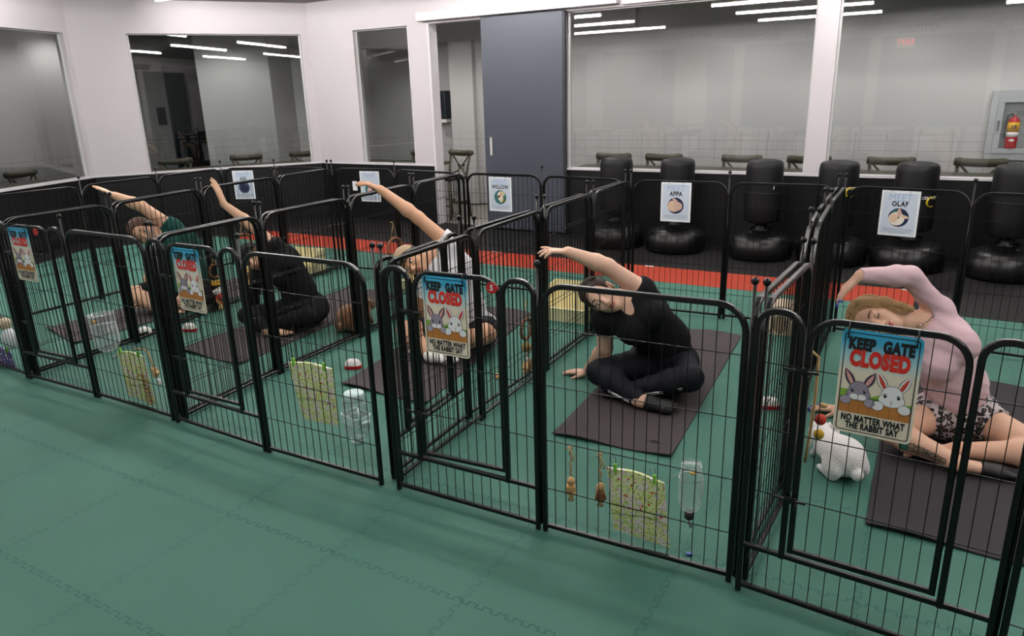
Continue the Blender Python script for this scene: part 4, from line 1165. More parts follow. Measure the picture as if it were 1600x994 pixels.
def brush(label, x, y, rz):
    t = thing('grooming_brush', label, 'brush', (x, y, .002), rz, 'red and white grooming brushes on the floor')
    mb = MB(); mb.prism([(px, py, .0) for px, py in rrect(.105, .062, .028)], (0, 0, .02)); mb.build('red_base', m_red, t)
    prof = [(1.0, .02), (.97, .032), (.85, .045), (.6, .054), (.0, .058)]
    o_ = rrect(.100, .058, .027); n = len(o_); mb = MB()
    mb.add([(px * k, py * k, z) for k, z in prof for px, py in o_], [(i * n + j, i * n + (j + 1) % n, (i + 1) * n + (j + 1) % n, (i + 1) * n + j) for i in range(len(prof) - 1) for j in range(n)], 0, True)
    mb.build('white_top', m_white, t)
brush('white-topped red brush on the green floor beside the square water bottle', 1.735, 1.0, .5)
brush('white-topped red brush on the floor below the second gate sign', .13, 1.06, .3)
brush('white-topped red brush on the floor left of the white rabbit', 4.085, 1.50, .35)
brush('white-topped red brush by the fence right of the round water bottle', -.09, .86, .2)
tag(MB().box((0, 0, .012), (.03, .05, .022), bev=.006).build('wood_chew', m_toywood, loc=(2.62, 1.24, .002), rotz=.6), 'small beige wood chew lying on the floor right of white-shirt man', 'rabbit toy')
tag(MB().box((0, 0, .004), (.022, .014, .006), bev=.002).build('candy_wrapper', mat('blue_wrapper', '3a55a8', .3), loc=(4.09, .10, .002), rotz=.4), 'tiny blue and white scrap on the floor below the jar bottle', 'scrap')
for i, (x, y, lb) in enumerate(((2.47, 4.262, 'behind woman in black top'), (.80, 4.262, 'behind the white-shirt man'), (4.60, 4.262, 'behind woman in pink top'))):
    tag(MB().box((0, 0, .0025), (.085, .028, .001)).build('floor_tape', m_white, loc=(x, y, .0), rotz=0.), 'strip of white tape at the orange floor edge ' + lb, 'tape', 'white tape strips at the orange floor edge')

# litter boxes
def litter_box(label, x, y, rz, m, s=1.0):
    t = thing('litter_box', label, 'litter box', (x, y, .002), rz)
    base = [(-.17, -.13), (.17, -.13), (.19, .15), (-.19, .15)]
    def shell(mb, pts, z0, z1, th=.006, flare=1.06, hs=None):
        n = len(pts); hs = hs or [z1] * n
        o1 = [(px * s, py * s, z0) for px, py in pts]; o2 = [(px * s * flare, py * s * flare, h * s) for (px, py), h in zip(pts, hs)]
        i1 = [(px * s * .95, py * s * .95, z0 + th) for px, py in pts]; i2 = [(px * s * flare * .955, py * s * flare * .955, h * s) for (px, py), h in zip(pts, hs)]
        vs = o1 + o2 + i2 + i1
        fs = [tuple(range(n))[::-1], tuple(3 * n + i for i in range(n))]
        for i in range(n):
            j = (i + 1) % n
            fs += [(i, j, n + j, n + i), (n + i, n + j, 2 * n + j, 2 * n + i), (2 * n + i, 2 * n + j, 3 * n + j, 3 * n + i)]
        mb.add(vs, fs)
    mb = MB(); shell(mb, base, 0, .10); mb.build('tray', m, t)
    mb = MB()
    hb = [(-.20, -.02, .10), (-.20, .16, .10), (.20, .16, .10), (.20, -.02, .10)]
    hi = [(-.19, .05, .22), (-.19, .165, .235), (.19, .165, .235), (.19, .05, .22)]
    for k in range(3):
        a, b = hb[k], hb[k + 1]; c, d = hi[k + 1], hi[k]
        q = [Vector(p) * s for p in (a, b, c, d)]
        nn = (q[1] - q[0]).cross(q[3] - q[0]).normalized() * .006
        mb.prism(q, nn)
    mb.build('high_back', m, t)
    mb = MB(); mb.tube([(px * s * 1.07, py * s * 1.07, .10 * s) for px, py in base], .007, 6, closed=True); mb.build('rim', m, t)
    return t
litter_box('cream plastic litter box with high back, left of woman in black top', 2.49, 2.50, .05, m_cream)
litter_box('cream plastic litter box behind the woman in black cap\'s back', -.42, 2.70, .1, m_cream, .95)
litter_box('cream plastic litter box in the corner behind white-shirt man\'s head', 1.02, 2.72, .05, m_cream, .9)
def hide_box():
    t = thing('hide_box', 'pale cardboard hide box with rounded top in the corner right of black-top woman', 'box', (3.93, 2.80, .002), .05)
    mb = MB(); pts = [(-.13, 0), (.13, 0), (.13, .13)] + [(-.02 + .11 * math.cos(a), .13 + .07 * math.sin(a)) for a in [PI * .95 * i / 8 for i in range(9)]] + [(-.13, .13)]
    mb.prism([(x, -.10, z) for x, z in pts], (0, .20, 0)); mb.build('body', m_cream2, t)
    mb = MB(); disc(mb, (-.02, .075), .05, .06, -.1012, 0); mb.build('opening', mat('hide_opening', '8d7a62', .8), t, recalc=False)
hide_box()

# ------------------------------------------------------------------ figures: smooth implicit surfaces
class SDF:
    def __init__(s): s.p = []
    def cone(s, a, b, ra, rb, k=.02, flat=None, cut=None, grow=0., cut0=None):
        """tapered limb a->b; flat=(direction, factor) squeezes the section; cut: flat end at b; cut0: flat end at a"""
        s.p.append(('c', np.array(a, float), np.array(b, float), ra + grow, rb + grow, k, flat, cut, cut0)); return s
    def ell(s, c, r, R=None, k=.02, grow=0., op='u'):
        s.p.append(('e', np.array(c, float), np.array(r, float) + grow, (np.eye(3) if R is None else np.array(R, float)), k, op)); return s
    def plane(s, p, n):                 # keep the side n points away from
        s.p.append(('p', np.array(p, float), np.array(n, float) / np.linalg.norm(n))); return s
    def bounds(s):
        lo, hi = np.full(3, 1e9), np.full(3, -1e9)
        for q in s.p:
            if q[0] == 'c':
                m = max(q[3], q[4])
                for e in (q[1], q[2]): lo = np.minimum(lo, e - m); hi = np.maximum(hi, e + m)
            elif q[0] == 'e' and q[5] == 'u':
                m = q[2].max(); lo = np.minimum(lo, q[1] - m); hi = np.maximum(hi, q[1] + m)
        return lo - .02, hi + .02
    def field(s, h):
        lo, hi = s.bounds()
        n = np.ceil((hi - lo) / h).astype(int) + 1
        F = np.full(n, .5, np.float32)
        ax = [(lo[i] + h * np.arange(n[i])).astype(np.float32) for i in range(3)]
        for q in s.p:
            if q[0] == 'p':
                d = (ax[0][:, None, None] - q[1][0]) * q[2][0] + (ax[1][None, :, None] - q[1][1]) * q[2][1] + (ax[2][None, None, :] - q[1][2]) * q[2][2]
                F = np.maximum(F, d.astype(np.float32)); continue
            if q[0] == 'c':
                m = max(q[3], q[4]) + q[5] + 2.5 * h
                bl, bh = np.minimum(q[1], q[2]) - m, np.maximum(q[1], q[2]) + m
            else:
                m = q[2].max() + q[4] + 2.5 * h
                bl, bh = q[1] - m, q[1] + m
            i0 = np.clip(np.floor((bl - lo) / h).astype(int), 0, n - 1); i1 = np.clip(np.ceil((bh - lo) / h).astype(int) + 1, 1, n)
            if (i1 <= i0).any(): continue
            X = ax[0][i0[0]:i1[0]][:, None, None]; Y = ax[1][i0[1]:i1[1]][None, :, None]; Z = ax[2][i0[2]:i1[2]][None, None, :]
            if q[0] == 'c':
                a, b, ra, rb, k, flat, cut, cut0 = q[1:]
                ba = b - a; L2 = max(1e-9, float(ba @ ba))
                px, py, pz = X - a[0], Y - a[1], Z - a[2]
                tt = (px * ba[0] + py * ba[1] + pz * ba[2]) / L2
                t = np.clip(tt, 0, 1)
                vx, vy, vz = px - t * ba[0], py - t * ba[1], pz - t * ba[2]
                sc = 1.
                if flat is not None:
                    fn = np.array(flat[0], float); fn /= np.linalg.norm(fn); f = 1 / flat[1] - 1
                    dn = vx * fn[0] + vy * fn[1] + vz * fn[2]
                    vx, vy, vz = vx + f * dn * fn[0], vy + f * dn * fn[1], vz + f * dn * fn[2]; sc = min(1., (1 + flat[1]) / 2)
                d = (np.sqrt(vx * vx + vy * vy + vz * vz) - (ra + t * (rb - ra))) * sc
                L = math.sqrt(L2)
                if cut: d = np.maximum(d, (tt - 1) * L)
                if cut0: d = np.maximum(d, -tt * L)
                op = 'u'
            else:
                c, r, R, k, op = q[1:]
                px, py, pz = X - c[0], Y - c[1], Z - c[2]
                l = [px * R[0, i] + py * R[1, i] + pz * R[2, i] for i in range(3)]
                k0 = np.sqrt((l[0] / r[0]) ** 2 + (l[1] / r[1]) ** 2 + (l[2] / r[2]) ** 2)
                k1 = np.sqrt((l[0] / r[0] ** 2) ** 2 + (l[1] / r[1] ** 2) ** 2 + (l[2] / r[2] ** 2) ** 2)
                d = k0 * (k0 - 1) / np.maximum(k1, 1e-6)
            sl = (slice(i0[0], i1[0]), slice(i0[1], i1[1]), slice(i0[2], i1[2]))
            A = F[sl]
            k = max(k, 1e-4)
            if op == 'u':
                hh = np.clip(.5 + .5 * (A - d) / k, 0, 1)
                F[sl] = A + (d - A) * hh - k * hh * (1 - hh)
            elif op == 's':
                hh = np.clip(.5 - .5 * (A + d) / k, 0, 1)
                F[sl] = A + (-d - A) * hh + k * hh * (1 - hh)
            elif op == 'i':
                F[sl] = np.maximum(A, d)
        return F, lo
    def mesh(s, name, m, h=.005, parent=None, origin=(0, 0, 0), regions=None, post=None):
        F, lo = s.field(h)
        if post is not None: F = post(F, lo, h)
        V, Q = surface_nets(F, lo, h)
        V = V - np.array(origin)
        me = bpy.data.meshes.new(name)
        me.vertices.add(len(V)); me.vertices.foreach_set('co', V.astype(np.float32).ravel())
        me.loops.add(len(Q) * 4); me.loops.foreach_set('vertex_index', Q.astype(np.int32).ravel())
        me.polygons.add(len(Q)); me.polygons.foreach_set('loop_start', np.arange(0, len(Q) * 4, 4, dtype=np.int32))
        try: me.polygons.foreach_set('loop_total', np.full(len(Q), 4, np.int32))
        except Exception: pass
        me.polygons.foreach_set('use_smooth', np.ones(len(Q), bool))
        ms = m if isinstance(m, (list, tuple)) else [m]
        for x in ms: me.materials.append(x)
        if regions:
            cen = V[Q].mean(1) + np.array(origin); mi = np.zeros(len(Q), np.int32)
            for idx, fn in regions: mi[fn(cen)] = idx
            me.polygons.foreach_set('material_index', mi)
        me.update(calc_edges=True); me.validate()
        o = bpy.data.objects.new(name, me); COL.objects.link(o)
        if parent is not None: o.parent = parent
        return o
_CO = np.array([(i, j, k) for i in (0, 1) for j in (0, 1) for k in (0, 1)])
_ED = [(a, b) for a in range(8) for b in range(a + 1, 8) if np.abs(_CO[a] - _CO[b]).sum() == 1]
def surface_nets(F, lo, h):
    S_ = F < 0
    n = np.array(F.shape) - 1
    cnt = np.zeros(n, np.int8)
    for i, j, k in _CO: cnt += S_[i:i + n[0], j:j + n[1], k:k + n[2]]
    act = (cnt > 0) & (cnt < 8)
    idx = np.argwhere(act); ids = np.full(n, -1, np.int64); ids[act] = np.arange(len(idx))
    cv = np.stack([F[idx[:, 0] + c[0], idx[:, 1] + c[1], idx[:, 2] + c[2]] for c in _CO], 1).astype(np.float64)
    pos = np.zeros((len(idx), 3)); w = np.zeros(len(idx))
    for a, b in _ED:
        fa, fb = cv[:, a], cv[:, b]; m = (fa < 0) != (fb < 0)
        t = np.where(m, fa / np.where(m, fa - fb, 1), 0)
        p = _CO[a] + t[:, None] * (_CO[b] - _CO[a]); pos += p * m[:, None]; w += m
    V = (idx + pos / w[:, None]) * h + lo
    quads = []
    for ax in range(3):
        u, v = (ax + 1) % 3, (ax + 2) % 3
        sl0 = [slice(1, -1)] * 3; sl1 = [slice(1, -1)] * 3
        sl0[ax] = slice(0, -1); sl1[ax] = slice(1, None)
        A, B = S_[tuple(sl0)], S_[tuple(sl1)]
        for flip, mk in ((0, A & ~B), (1, ~A & B)):
            e = np.argwhere(mk)
            if not len(e): continue
            e = e.copy(); e[:, u] += 1; e[:, v] += 1
            def cid(du, dv):
                c = e.copy(); c[:, u] += du; c[:, v] += dv; return ids[c[:, 0], c[:, 1], c[:, 2]]
            q = np.stack([cid(-1, -1), cid(0, -1), cid(0, 0), cid(-1, 0)], 1)
            quads.append(q[:, ::-1] if flip else q)
    Q = np.concatenate(quads); Q = Q[(Q >= 0).all(1)]
    return V, Q

def nrm(v): v = np.array(v, float); return v / np.linalg.norm(v)
def frame(up, face):
    """columns: side, face, up"""
    z = nrm(up); y = np.array(face, float); y = nrm(y - z * (y @ z)); return np.stack([np.cross(y, z), y, z], 1)

HS = .95
def head(sd, c, R, g=1., k=.018):
    """a head centred at ear height; R columns: side, face, up"""
    f = HS * g
    P = lambda x, y, z: np.array(c) + R @ (np.array((x, y, z)) * f)
    E = lambda p, r, k_=k, op='u', RR=R: sd.ell(P(*p), np.array(r) * f, RR, k_, op=op)
    E((0, -.012, .028), (.074, .093, .084)); E((0, .020, -.035), (.058, .070, .070), .03); E((0, .052, -.088), (.028, .026, .022), .03)
    E((0, .076, .014), (.050, .016, .014), .015)
    for sx in (-1, 1):
        E((sx * .034, .060, -.028), (.026, .026, .026), .02)
        E((sx * .031, .098, .000), (.017, .016, .0105), .012, 's'); E((sx * .031, .0735, .000), (.0155, .0155, .0125), .004)
        E((sx * .077, -.012, -.010), (.008, .019, .031), .006); E((sx * .082, -.008, -.008), (.004, .010, .018), .004, 's')
    sd.cone(P(0, .086, .004), P(0, .108, -.033), .0085 * f, .0125 * f, .010)
    for sx in (-1, 1): E((sx * .011, .098, -.037), (.009, .010, .007), .006)
    E((0, .090, -.062), (.023, .010, .0055), .005); E((0, .088, -.071), (.020, .010, .006), .005); E((0, .099, -.0662), (.022, .006, .0012), .003, 's')
def head_details(parent, c, R, origin, iris='3a2a1c', brow='4a3423', closed=False, g=1., lip=None):
    f = HS * g; o = np.array(origin)
    P = lambda x, y, z: tuple(np.array(c) + R @ (np.array((x, y, z)) * f) - o)
    for sx in (-1, 1):
        mb = MB()
        if not closed:
            RR = Matrix(R.tolist())
            mb.ball(P(sx * .031, .0765, .0), .0142 * f, 12, 0, sc=(1, .95, .62), rot=RR); mb.ball(P(sx * .031, .0858, .0), .0058 * f, 10, 1, sc=(1, .8, 1), rot=RR)
            mb.tube([P(sx * (.031 + .0165 * math.cos(a)), .0875 - .006 * abs(math.cos(a)), .0085 * math.sin(a) ** .8) for a in [PI * i / 8 for i in range(9)]], .0016, 5, 2)
        else:
            mb.tube([P(sx * (.031 + .0165 * math.cos(a)), .0895 - .007 * abs(math.cos(a)), -.0045 - .005 * math.sin(a)) for a in [PI * i / 8 for i in range(9)]], .0017, 5, 2)
        mb.build('eye', [mat('eye_white', 'ddd6d0', .3), mat('iris', iris, .2), mat('lashes', '1c1412', .7)], parent)
        mb = MB()
        mb.tube([P(sx * (.013 + .038 * t), .0925 - .020 * t * t, .023 + .007 * math.sin(PI * (t * .8 + .1))) for t in [i / 7 for i in range(8)]], .003, 6, rad=[.0022, .0032, .0036, .0036, .0033, .0028, .0022, .001])
        mb.build('eyebrow', mat('eyebrow_hair', brow, .8), parent)
def lip_region(c, R, g=1.):
    f = HS * g
    def fn(X):
        l = (X - np.array(c)) @ R / f
        return (np.abs(l[:, 0]) < .0235) & (l[:, 2] > -.0775) & (l[:, 2] < -.0560 - .02 * np.abs(l[:, 0])) & (l[:, 1] > .083)
    return fn

def hand(sd, w, d, nb, side, g=1., curls=((.25, .3, .25),) * 4, spread=.10, thumb=(.5, .6), nails=None):
    """w wrist, d towards the fingertips, nb back-of-hand normal, side: +1 thumb on the d x nb side"""
    d = nrm(d); nb = np.array(nb, float); nb = nrm(nb - d * (nb @ d)); s = np.cross(d, nb) * side   # s points to the thumb side
    f = .93 * g; w = np.array(w, float)
    lat = (.027, .009, -.009, -.026); ln = (.070, .079, .073, .056); kn = (.088, .092, .088, .080)
    tips = []
    for i in range(4):
        b = w + (d * kn[i] + s * lat[i]) * f
        sd.cone(w + s * lat[i] * .55 * f + d * .012 * f, b, .0145 * f, .0125 * f, .012, flat=(nb, .85))
        a = spread * (1.5 - i)
        dd = nrm(d * math.cos(a) + s * math.sin(a)); p = b; ang = 0.
        for j, (q, r0, r1) in enumerate(((.46, .0093, .0086), (.30, .0086, .0078), (.24, .0078, .0064))):
            ang += curls[i][j]
            v = dd * math.cos(ang) - nb * math.sin(ang)
            e = p + v * ln[i] * q * f
            sd.cone(p, e, r0 * f, r1 * f, .004); p = e
        tips.append((p, v, dd * math.sin(ang) + nb * math.cos(ang)))
    b = w + (d * .022 + s * .026 - nb * .006) * f
    v = nrm(d * math.cos(thumb[0]) + s * math.sin(thumb[0]) - nb * .25)
    sd.cone(w + d * .012 * f, b + v * .018 * f, .016 * f, .0135 * f, .012)
    e = b + v * .045 * f; sd.cone(b + v * .010 * f, e, .0125 * f, .0105 * f, .006)
    v2 = nrm(v + d * thumb[1] * .8 - nb * .1); e2 = e + v2 * .028 * f; sd.cone(e, e2, .0103 * f, .0078 * f, .004)
    tips.append((e2, v2, nb))
    return tips
def arm(sd, sh, el, wr, g=1., k=.02, grow=0., upto=1., frm=0.):
    sh, el, wr = map(lambda v: np.array(v, float), (sh, el, wr))
    sd.cone(sh, el, .047 * g + grow, .036 * g + grow, k)
    m = el + (wr - el) * .28
    sd.cone(el, m, .036 * g + grow, .0375 * g + grow, k); sd.cone(m, wr, .0375 * g + grow, .0245 * g + grow, k, flat=None)
def leg(sd, hip, kn, an, g=1., k=.025, grow=0.):
    hip, kn, an = map(lambda v: np.array(v, float), (hip, kn, an))
    sd.cone(hip, kn, .082 * g + grow, .055 * g + grow, k)
    m = kn + (an - kn) * .30
    sd.cone(kn, m, .050 * g + grow, .053 * g + grow, k); sd.cone(m, an, .053 * g + grow, .031 * g + grow, k)
def foot(sd, an, toe, sole, g=1., k=.015, grow=0., toes=True):
    an, toe = np.array(an, float), np.array(toe, float); d = nrm(toe - an); u = nrm(np.array(sole, float) - d * (np.array(sole, float) @ d)); s = np.cross(d, u)
    sd.cone(an - d * .02, an + u * .0, .032 * g + grow, .030 * g + grow, k)
    mid = an + (toe - an) * .62
    sd.cone(an, mid, .030 * g + grow, .030 * g + grow, k, flat=(u, .8)); sd.cone(mid - s * .014, toe - s * .022 - d * .018, .024 * g + grow, .016 * g + grow, k, flat=(u, .7)); sd.cone(mid + s * .012, toe + s * .016 - d * .03, .022 * g + grow, .013 * g + grow, k, flat=(u, .7))
    if toes:
        for i in range(5):
            b = toe - s * (.030 - .014 * i) - d * (.012 + .006 * i); r = (.0105, .0082, .0078, .0074, .007)[i]
            sd.cone(b, b + d * (.024 - .002 * i), r * g + grow, r * .9 * g + grow, .003)
def torso(sd, J, g=1., grow=0., k=.04, bust=0.):
    pel, wa, ch, nk = (np.array(J[n], float) for n in ('pelvis', 'waist', 'chest', 'neck'))
    r = nrm(np.array(J['hipL'], float) - np.array(J['hipR'], float)); fwd = nrm(np.array(J['fwd'], float))
    G = lambda x: x * g + grow
    sd.ell(pel, (G(.150), G(.112), G(.105)), frame(wa - pel, fwd), k)
    for h_ in ('hipL', 'hipR'): sd.ell(np.array(J[h_]) - fwd * .03 + np.array((0, 0, .0)), (G(.095),) * 3, None, k)
    sd.cone(pel, wa, G(.125), G(.108), k, flat=(fwd, .80)); sd.cone(wa, ch, G(.108), G(.128), k, flat=(fwd, .78))
    up = nrm(nk - ch); Rc = frame(up, fwd)
    sR, sL = np.array(J['shR'], float), np.array(J['shL'], float)
    sd.ell(ch + up * .03, (G(.135), G(.098), G(.120)), frame(up, fwd), k)
    for s_ in (sR, sL): sd.cone(nk - up * .035, s_, G(.052), G(.050), .03); sd.cone(ch, s_, G(.085), G(.052), .03, flat=(fwd, .8))
    if bust:
        sx = nrm(sL - sR)
        for q in (-1, 1): sd.ell(ch + fwd * .085 * g + sx * q * .062 - up * .02, (bust + grow, bust * .9 + grow, bust + grow), None, .03)
def neck(sd, J, g=1.):
    nk, hc = np.array(J['neck'], float), np.array(J['head'], float); R = J['R']
    sd.cone(nk - nrm(hc - nk) * .02, hc + R @ np.array((0, -.018, -.045)), .058 * g, .050 * g, .025)
def hair_cap(sd, c, R, g=1., grow=.010, face_cut=True, fc=1.):
    f = HS * g
    P = lambda x, y, z: np.array(c) + R @ (np.array((x, y, z)) * f)
    sd.ell(P(0, -.016, .032), np.array((.076, .094, .086)) * f + grow, R, .01); sd.ell(P(0, -.045, -.02), np.array((.066, .062, .075)) * f + grow * .7, R, .02)
    if face_cut:
        sd.ell(P(0, .075 + .012 * (fc - 1) * 10, -.030 + .02 * (fc - 1) * 5), np.array((.066, .062, .098)) * f * fc, R, .006, op='s')
        for sx in (-1, 1): sd.ell(P(sx * .088, .008, -.02), np.array((.026, .03, .045)) * f, R, .006, op='s')

def skin_mat(name, h): return mat(name, h, .5, spec=.35, vary=(9, .06), bump=(160, .05), sss=.08)
def cloth(name, h, **kw): return mat(name, h, kw.pop('rough', .85), spec=.2, bump=kw.pop('bump', (120, .12)), vary=kw.pop('vary', (7, .08)), **kw)
def fold_post(amp, freq, dirv):
    """gentle cloth folds: perturb the field with a few waves"""
    dv = nrm(dirv)
    def post(F, lo, h):
        n = F.shape
        X = (lo[0] + h * np.arange(n[0]))[:, None, None]; Y = (lo[1] + h * np.arange(n[1]))[None, :, None]; Z = (lo[2] + h * np.arange(n[2]))[None, None, :]
        u = X * dv[0] + Y * dv[1] + Z * dv[2]
        w = np.sin(freq * u + 5 * np.sin(9 * X + 7 * Z)) * .6 + np.sin(freq * 1.9 * u + 4 * np.sin(8 * Y - 11 * X)) * .4
        return (F + amp * w).astype(np.float32)
    return post

def person(J, label, skin, g=1., h=.0045, hands=(), lipm=None, closed=False, iris='3a2a1c', brow='4a3423', bust=0., barefoot=(True, True), headg=1., regions=(), skins=()):
    o0 = np.array((J['pelvis'][0], J['pelvis'][1], 0.))
    sd = SDF()
    torso(sd, J, g * .97, bust=bust * .95); neck(sd, J, g)
    arm(sd, J['shR'], J['elR'], J['wrR'], g); arm(sd, J['shL'], J['elL'], J['wrL'], g)
    leg(sd, J['hipR'], J['knR'], J['anR'], g); leg(sd, J['hipL'], J['knL'], J['anL'], g)
    foot(sd, J['anR'], J['toR'], J.get('soR', (0, 0, 1)), g, toes=barefoot[0]); foot(sd, J['anL'], J['toL'], J.get('soL', (0, 0, 1)), g, toes=barefoot[1])
    tips = [hand(sd, *a, **kw) for a, kw in hands]
    head(sd, J['head'], J['R'], headg)
    lm = lipm or skin
    ob = sd.mesh('person', [skin, lm] + list(skins), h, None, o0, regions=[(1, lip_region(J['head'], J['R'], headg))] + list(regions))
    ob.location = o0
    tag(ob, label, 'person')
    head_details(ob, J['head'], J['R'], o0, iris, brow, closed, headg)
    return ob, o0, tips

# ---- woman in black top, pen with the jar bottle
A_ = np.array
def rl(a): a = math.radians(a); return A_((math.sin(a), -math.cos(a), 0.)), A_((math.cos(a), math.sin(a), 0.))   # facing, her left in the picture's right
fw, rt = rl(20)
JD = dict(fwd=fw + A_((0, 0, .1)), pelvis=A_((3.49, 1.60, .135)), waist=A_((3.505, 1.555, .27)), chest=A_((3.405, 1.43, .425)), neck=A_((3.345, 1.365, .525)),
          hipR=A_((3.41, 1.555, .115)), hipL=A_((3.575, 1.615, .115)), knR=A_((3.245, 1.27, .135)), knL=A_((3.715, 1.345, .155)), anR=A_((3.515, 1.185, .055)), anL=A_((3.40, 1.29, .05)),
          toR=A_((3.68, 1.20, .035)), toL=A_((3.27, 1.24, .03)), soR=(0, -.3, 1), shR=A_((3.255, 1.315, .425)), elR=A_((3.235, 1.37, .24)), wrR=A_((3.085, 1.475, .045)),
          shL=A_((3.425, 1.405, .575)), elL=A_((3.275, 1.292, .715)), wrL=A_((3.105, 1.18, .80)), head=A_((3.245, 1.285, .555)), R=frame((-.182, -.066, .105), (.36, -.92, .12)))
m_skinD = skin_mat('fair_skin', 'd9b09a'); m_lipD = mat('rose_lips', 'b3685f', .45)
ob, o0, _t = person(JD, 'person in black v-neck top and black leggings, seated cross-legged, left arm arched overhead', m_skinD, 1.12, hands=(
    ((JD['wrL'], (-.82, -.28, .05), (.15, .05, 1), 1), dict(curls=((-.15, .15, .1), (.12, .25, .2), (.3, .25, .2), (.5, .25, .2)), spread=.20, thumb=(.8, .4))),
    ((JD['wrR'] + A_((0, 0, -.012)), (-.95, .1, -.12), (0, 0, 1), -1), dict(curls=((.05, .1, .1),) * 4, spread=.12, thumb=(.7, .3)))), lipm=m_lipD, iris='4a5a5c', brow='3a2820', bust=.072, barefoot=(False, False), headg=1.03)
m_topD = cloth('black_knit_top', '131316'); m_legD = cloth('black_leggings', '15171f', rough=.7)
sd = SDF(); torso(sd, JD, 1.12, grow=.008, bust=.078)
a = JD['shL'] + (JD['elL'] - JD['shL']) * .16; sd.cone(JD['shL'], a, .066, .062, .02, cut=True)
b = JD['shR'] + (JD['elR'] - JD['shR']) * .40; sd.cone(JD['shR'], b, .064, .062, .02, cut=True)
up = nrm(JD['neck'] - JD['chest'])
sd.ell(JD['neck'] + up * .035 + fw * .02, (.062, .062, .07), None, .006, op='s'); sd.ell(JD['neck'] - up * .015 + fw * .085, (.034, .06, .055), frame(up, fw), .006, op='s')
sd.plane(JD['waist'] - nrm(JD['waist'] - JD['pelvis']) * .035, -nrm(JD['waist'] - JD['pelvis']) + A_((0, 0, .0)))
sd.mesh('black_top', m_topD, .005, ob, o0, post=fold_post(.0016, 60, (.4, .2, 1)))
sd = SDF(); torso(sd, JD, 1.12, grow=.006)
sd.plane(JD['waist'] + nrm(JD['waist'] - JD['pelvis']) * .0, nrm(JD['waist'] - JD['pelvis']))
leg(sd, JD['hipR'], JD['knR'], JD['anR'], 1.12, grow=.006); leg(sd, JD['hipL'], JD['knL'], JD['anL'], 1.12, grow=.006)
e = nrm(JD['anR'] - JD['knR']); sd.ell(JD['anR'] + e * .035, (.05, .05, .05), None, .004, op='s')
sd.mesh('black_leggings', m_legD, .005, ob, o0, post=fold_post(.0018, 70, (1, .3, .2)))
for nm, kn, an, s_ in (('R', JD['knR'], JD['anR'], -1), ('L', JD['knL'], JD['anL'], 1)):
    mb = MB(); e = an - kn; s0 = nrm(np.cross(e, (0, 0, 1))); s0 = s0 if s0 @ A_((0, -1, 0)) > 0 else -s0
    rad_ = lambda t: (.0625 + .0035 * t / .3) if t < .3 else .066 - .0245 * (t - .3) / .7
    for dz in (-34, -22): mb.tube([tuple(kn + e * t + (s0 * math.cos(math.radians(dz)) + A_((0, 0, math.sin(math.radians(dz))))) * (rad_(t) + .0005) - o0) for t in [-.05 + i / 14 * (.88 if nm == 'R' else .75) for i in range(15)]], .0026, 5)
    mb.build('white_stripe', m_white, ob)
sd = SDF(); foot(sd, JD['anR'] + nrm(JD['toR'] - JD['anR']) * .045, JD['toR'] + A_((.012, 0, 0)), (0, -.3, 1), 1.12, grow=.006, toes=False); sd.plane(JD['anR'] + nrm(JD['toR'] - JD['anR']) * .022, -(JD['toR'] - JD['anR'])); sd.mesh('black_sock', m_black, .004, ob, o0)
sd = SDF(); foot(sd, JD['anL'], JD['toL'], (0, 0, 1), 1.12, grow=.006, toes=False); sd.mesh('black_sock', m_black, .005, ob, o0)
m_hairD = mat('dark_brown_hair', '33211a', .55, bump=(90, .5, 'wave'), vary=(30, .3))
sd = SDF(); hair_cap(sd, JD['head'], JD['R'], 1.03, .007, fc=1.12); P = lambda x, y, z: JD['head'] + JD['R'] @ (A_((x, y, z)) * HS)
sd.ell(P(0, -.105, .03), (.035, .035, .035), None, .02)
hr = sd.mesh('brown_hair', m_hairD, .004, ob, o0)
mb = MB()
for i in range(19):
    x0 = -.072 + .144 * i / 18; pts = []
    for k in range(12):
        th = -.62 + 2.5 * k / 11; q = 1 - .45 * (k / 11) ** 2; rr = math.sqrt(max(.2, 1 - (x0 / .088) ** 2))
        pts.append(tuple(P(x0 * q * 1.03, -.016 - .106 * rr * math.sin(th), .030 + .097 * rr * math.cos(th)) - o0))
    mb.tube(pts, .005, 5, rad=[.003] + [.0055] * 11)
mb.build('hair_strands', m_hairD, hr)

# ---- woman in pink top, pen at right
fw, rt = rl(20)
JE = dict(fwd=fw + A_((0, 0, .12)), pelvis=A_((4.905, 1.52, .125)), waist=A_((4.875, 1.475, .28)), chest=A_((4.785, 1.435, .455)), neck=A_((4.705, 1.405, .565)),
          hipR=A_((4.815, 1.47, .115)), hipL=A_((4.975, 1.535, .115)), knR=A_((4.635, 1.225, .115)), knL=A_((5.225, 1.30, .100)), anR=A_((4.915, 1.15, .052)), anL=A_((4.90, 1.265, .06)),
          toR=A_((5.135, 1.195, .03)), toL=A_((4.72, 1.22, .03)), shR=A_((4.645, 1.395, .46)), elR=A_((4.53, 1.46, .24)), wrR=A_((4.43, 1.56, .045)), 
          shL=A_((4.765, 1.45, .615)), elL=A_((4.640, 1.352, .785)), wrL=A_((4.455, 1.235, .795)), head=A_((4.528, 1.312, .594)), R=frame((-.172, -.005, .022), (.05, -.97, .02)))
m_skinE = bpy.data.materials.new('tan_skin_with_tattoo'); m_skinE = skin_mat('warm_skin', 'd8ac93'); m_lipE = mat('pink_lips', 'b5605a', .45)
m_tat = bpy.data.materials.new('tattoo'); m_tat.use_nodes = True
nt = m_tat.node_tree; bs = nt.nodes['Principled BSDF']; bs.inputs['Roughness'].default_value = .5
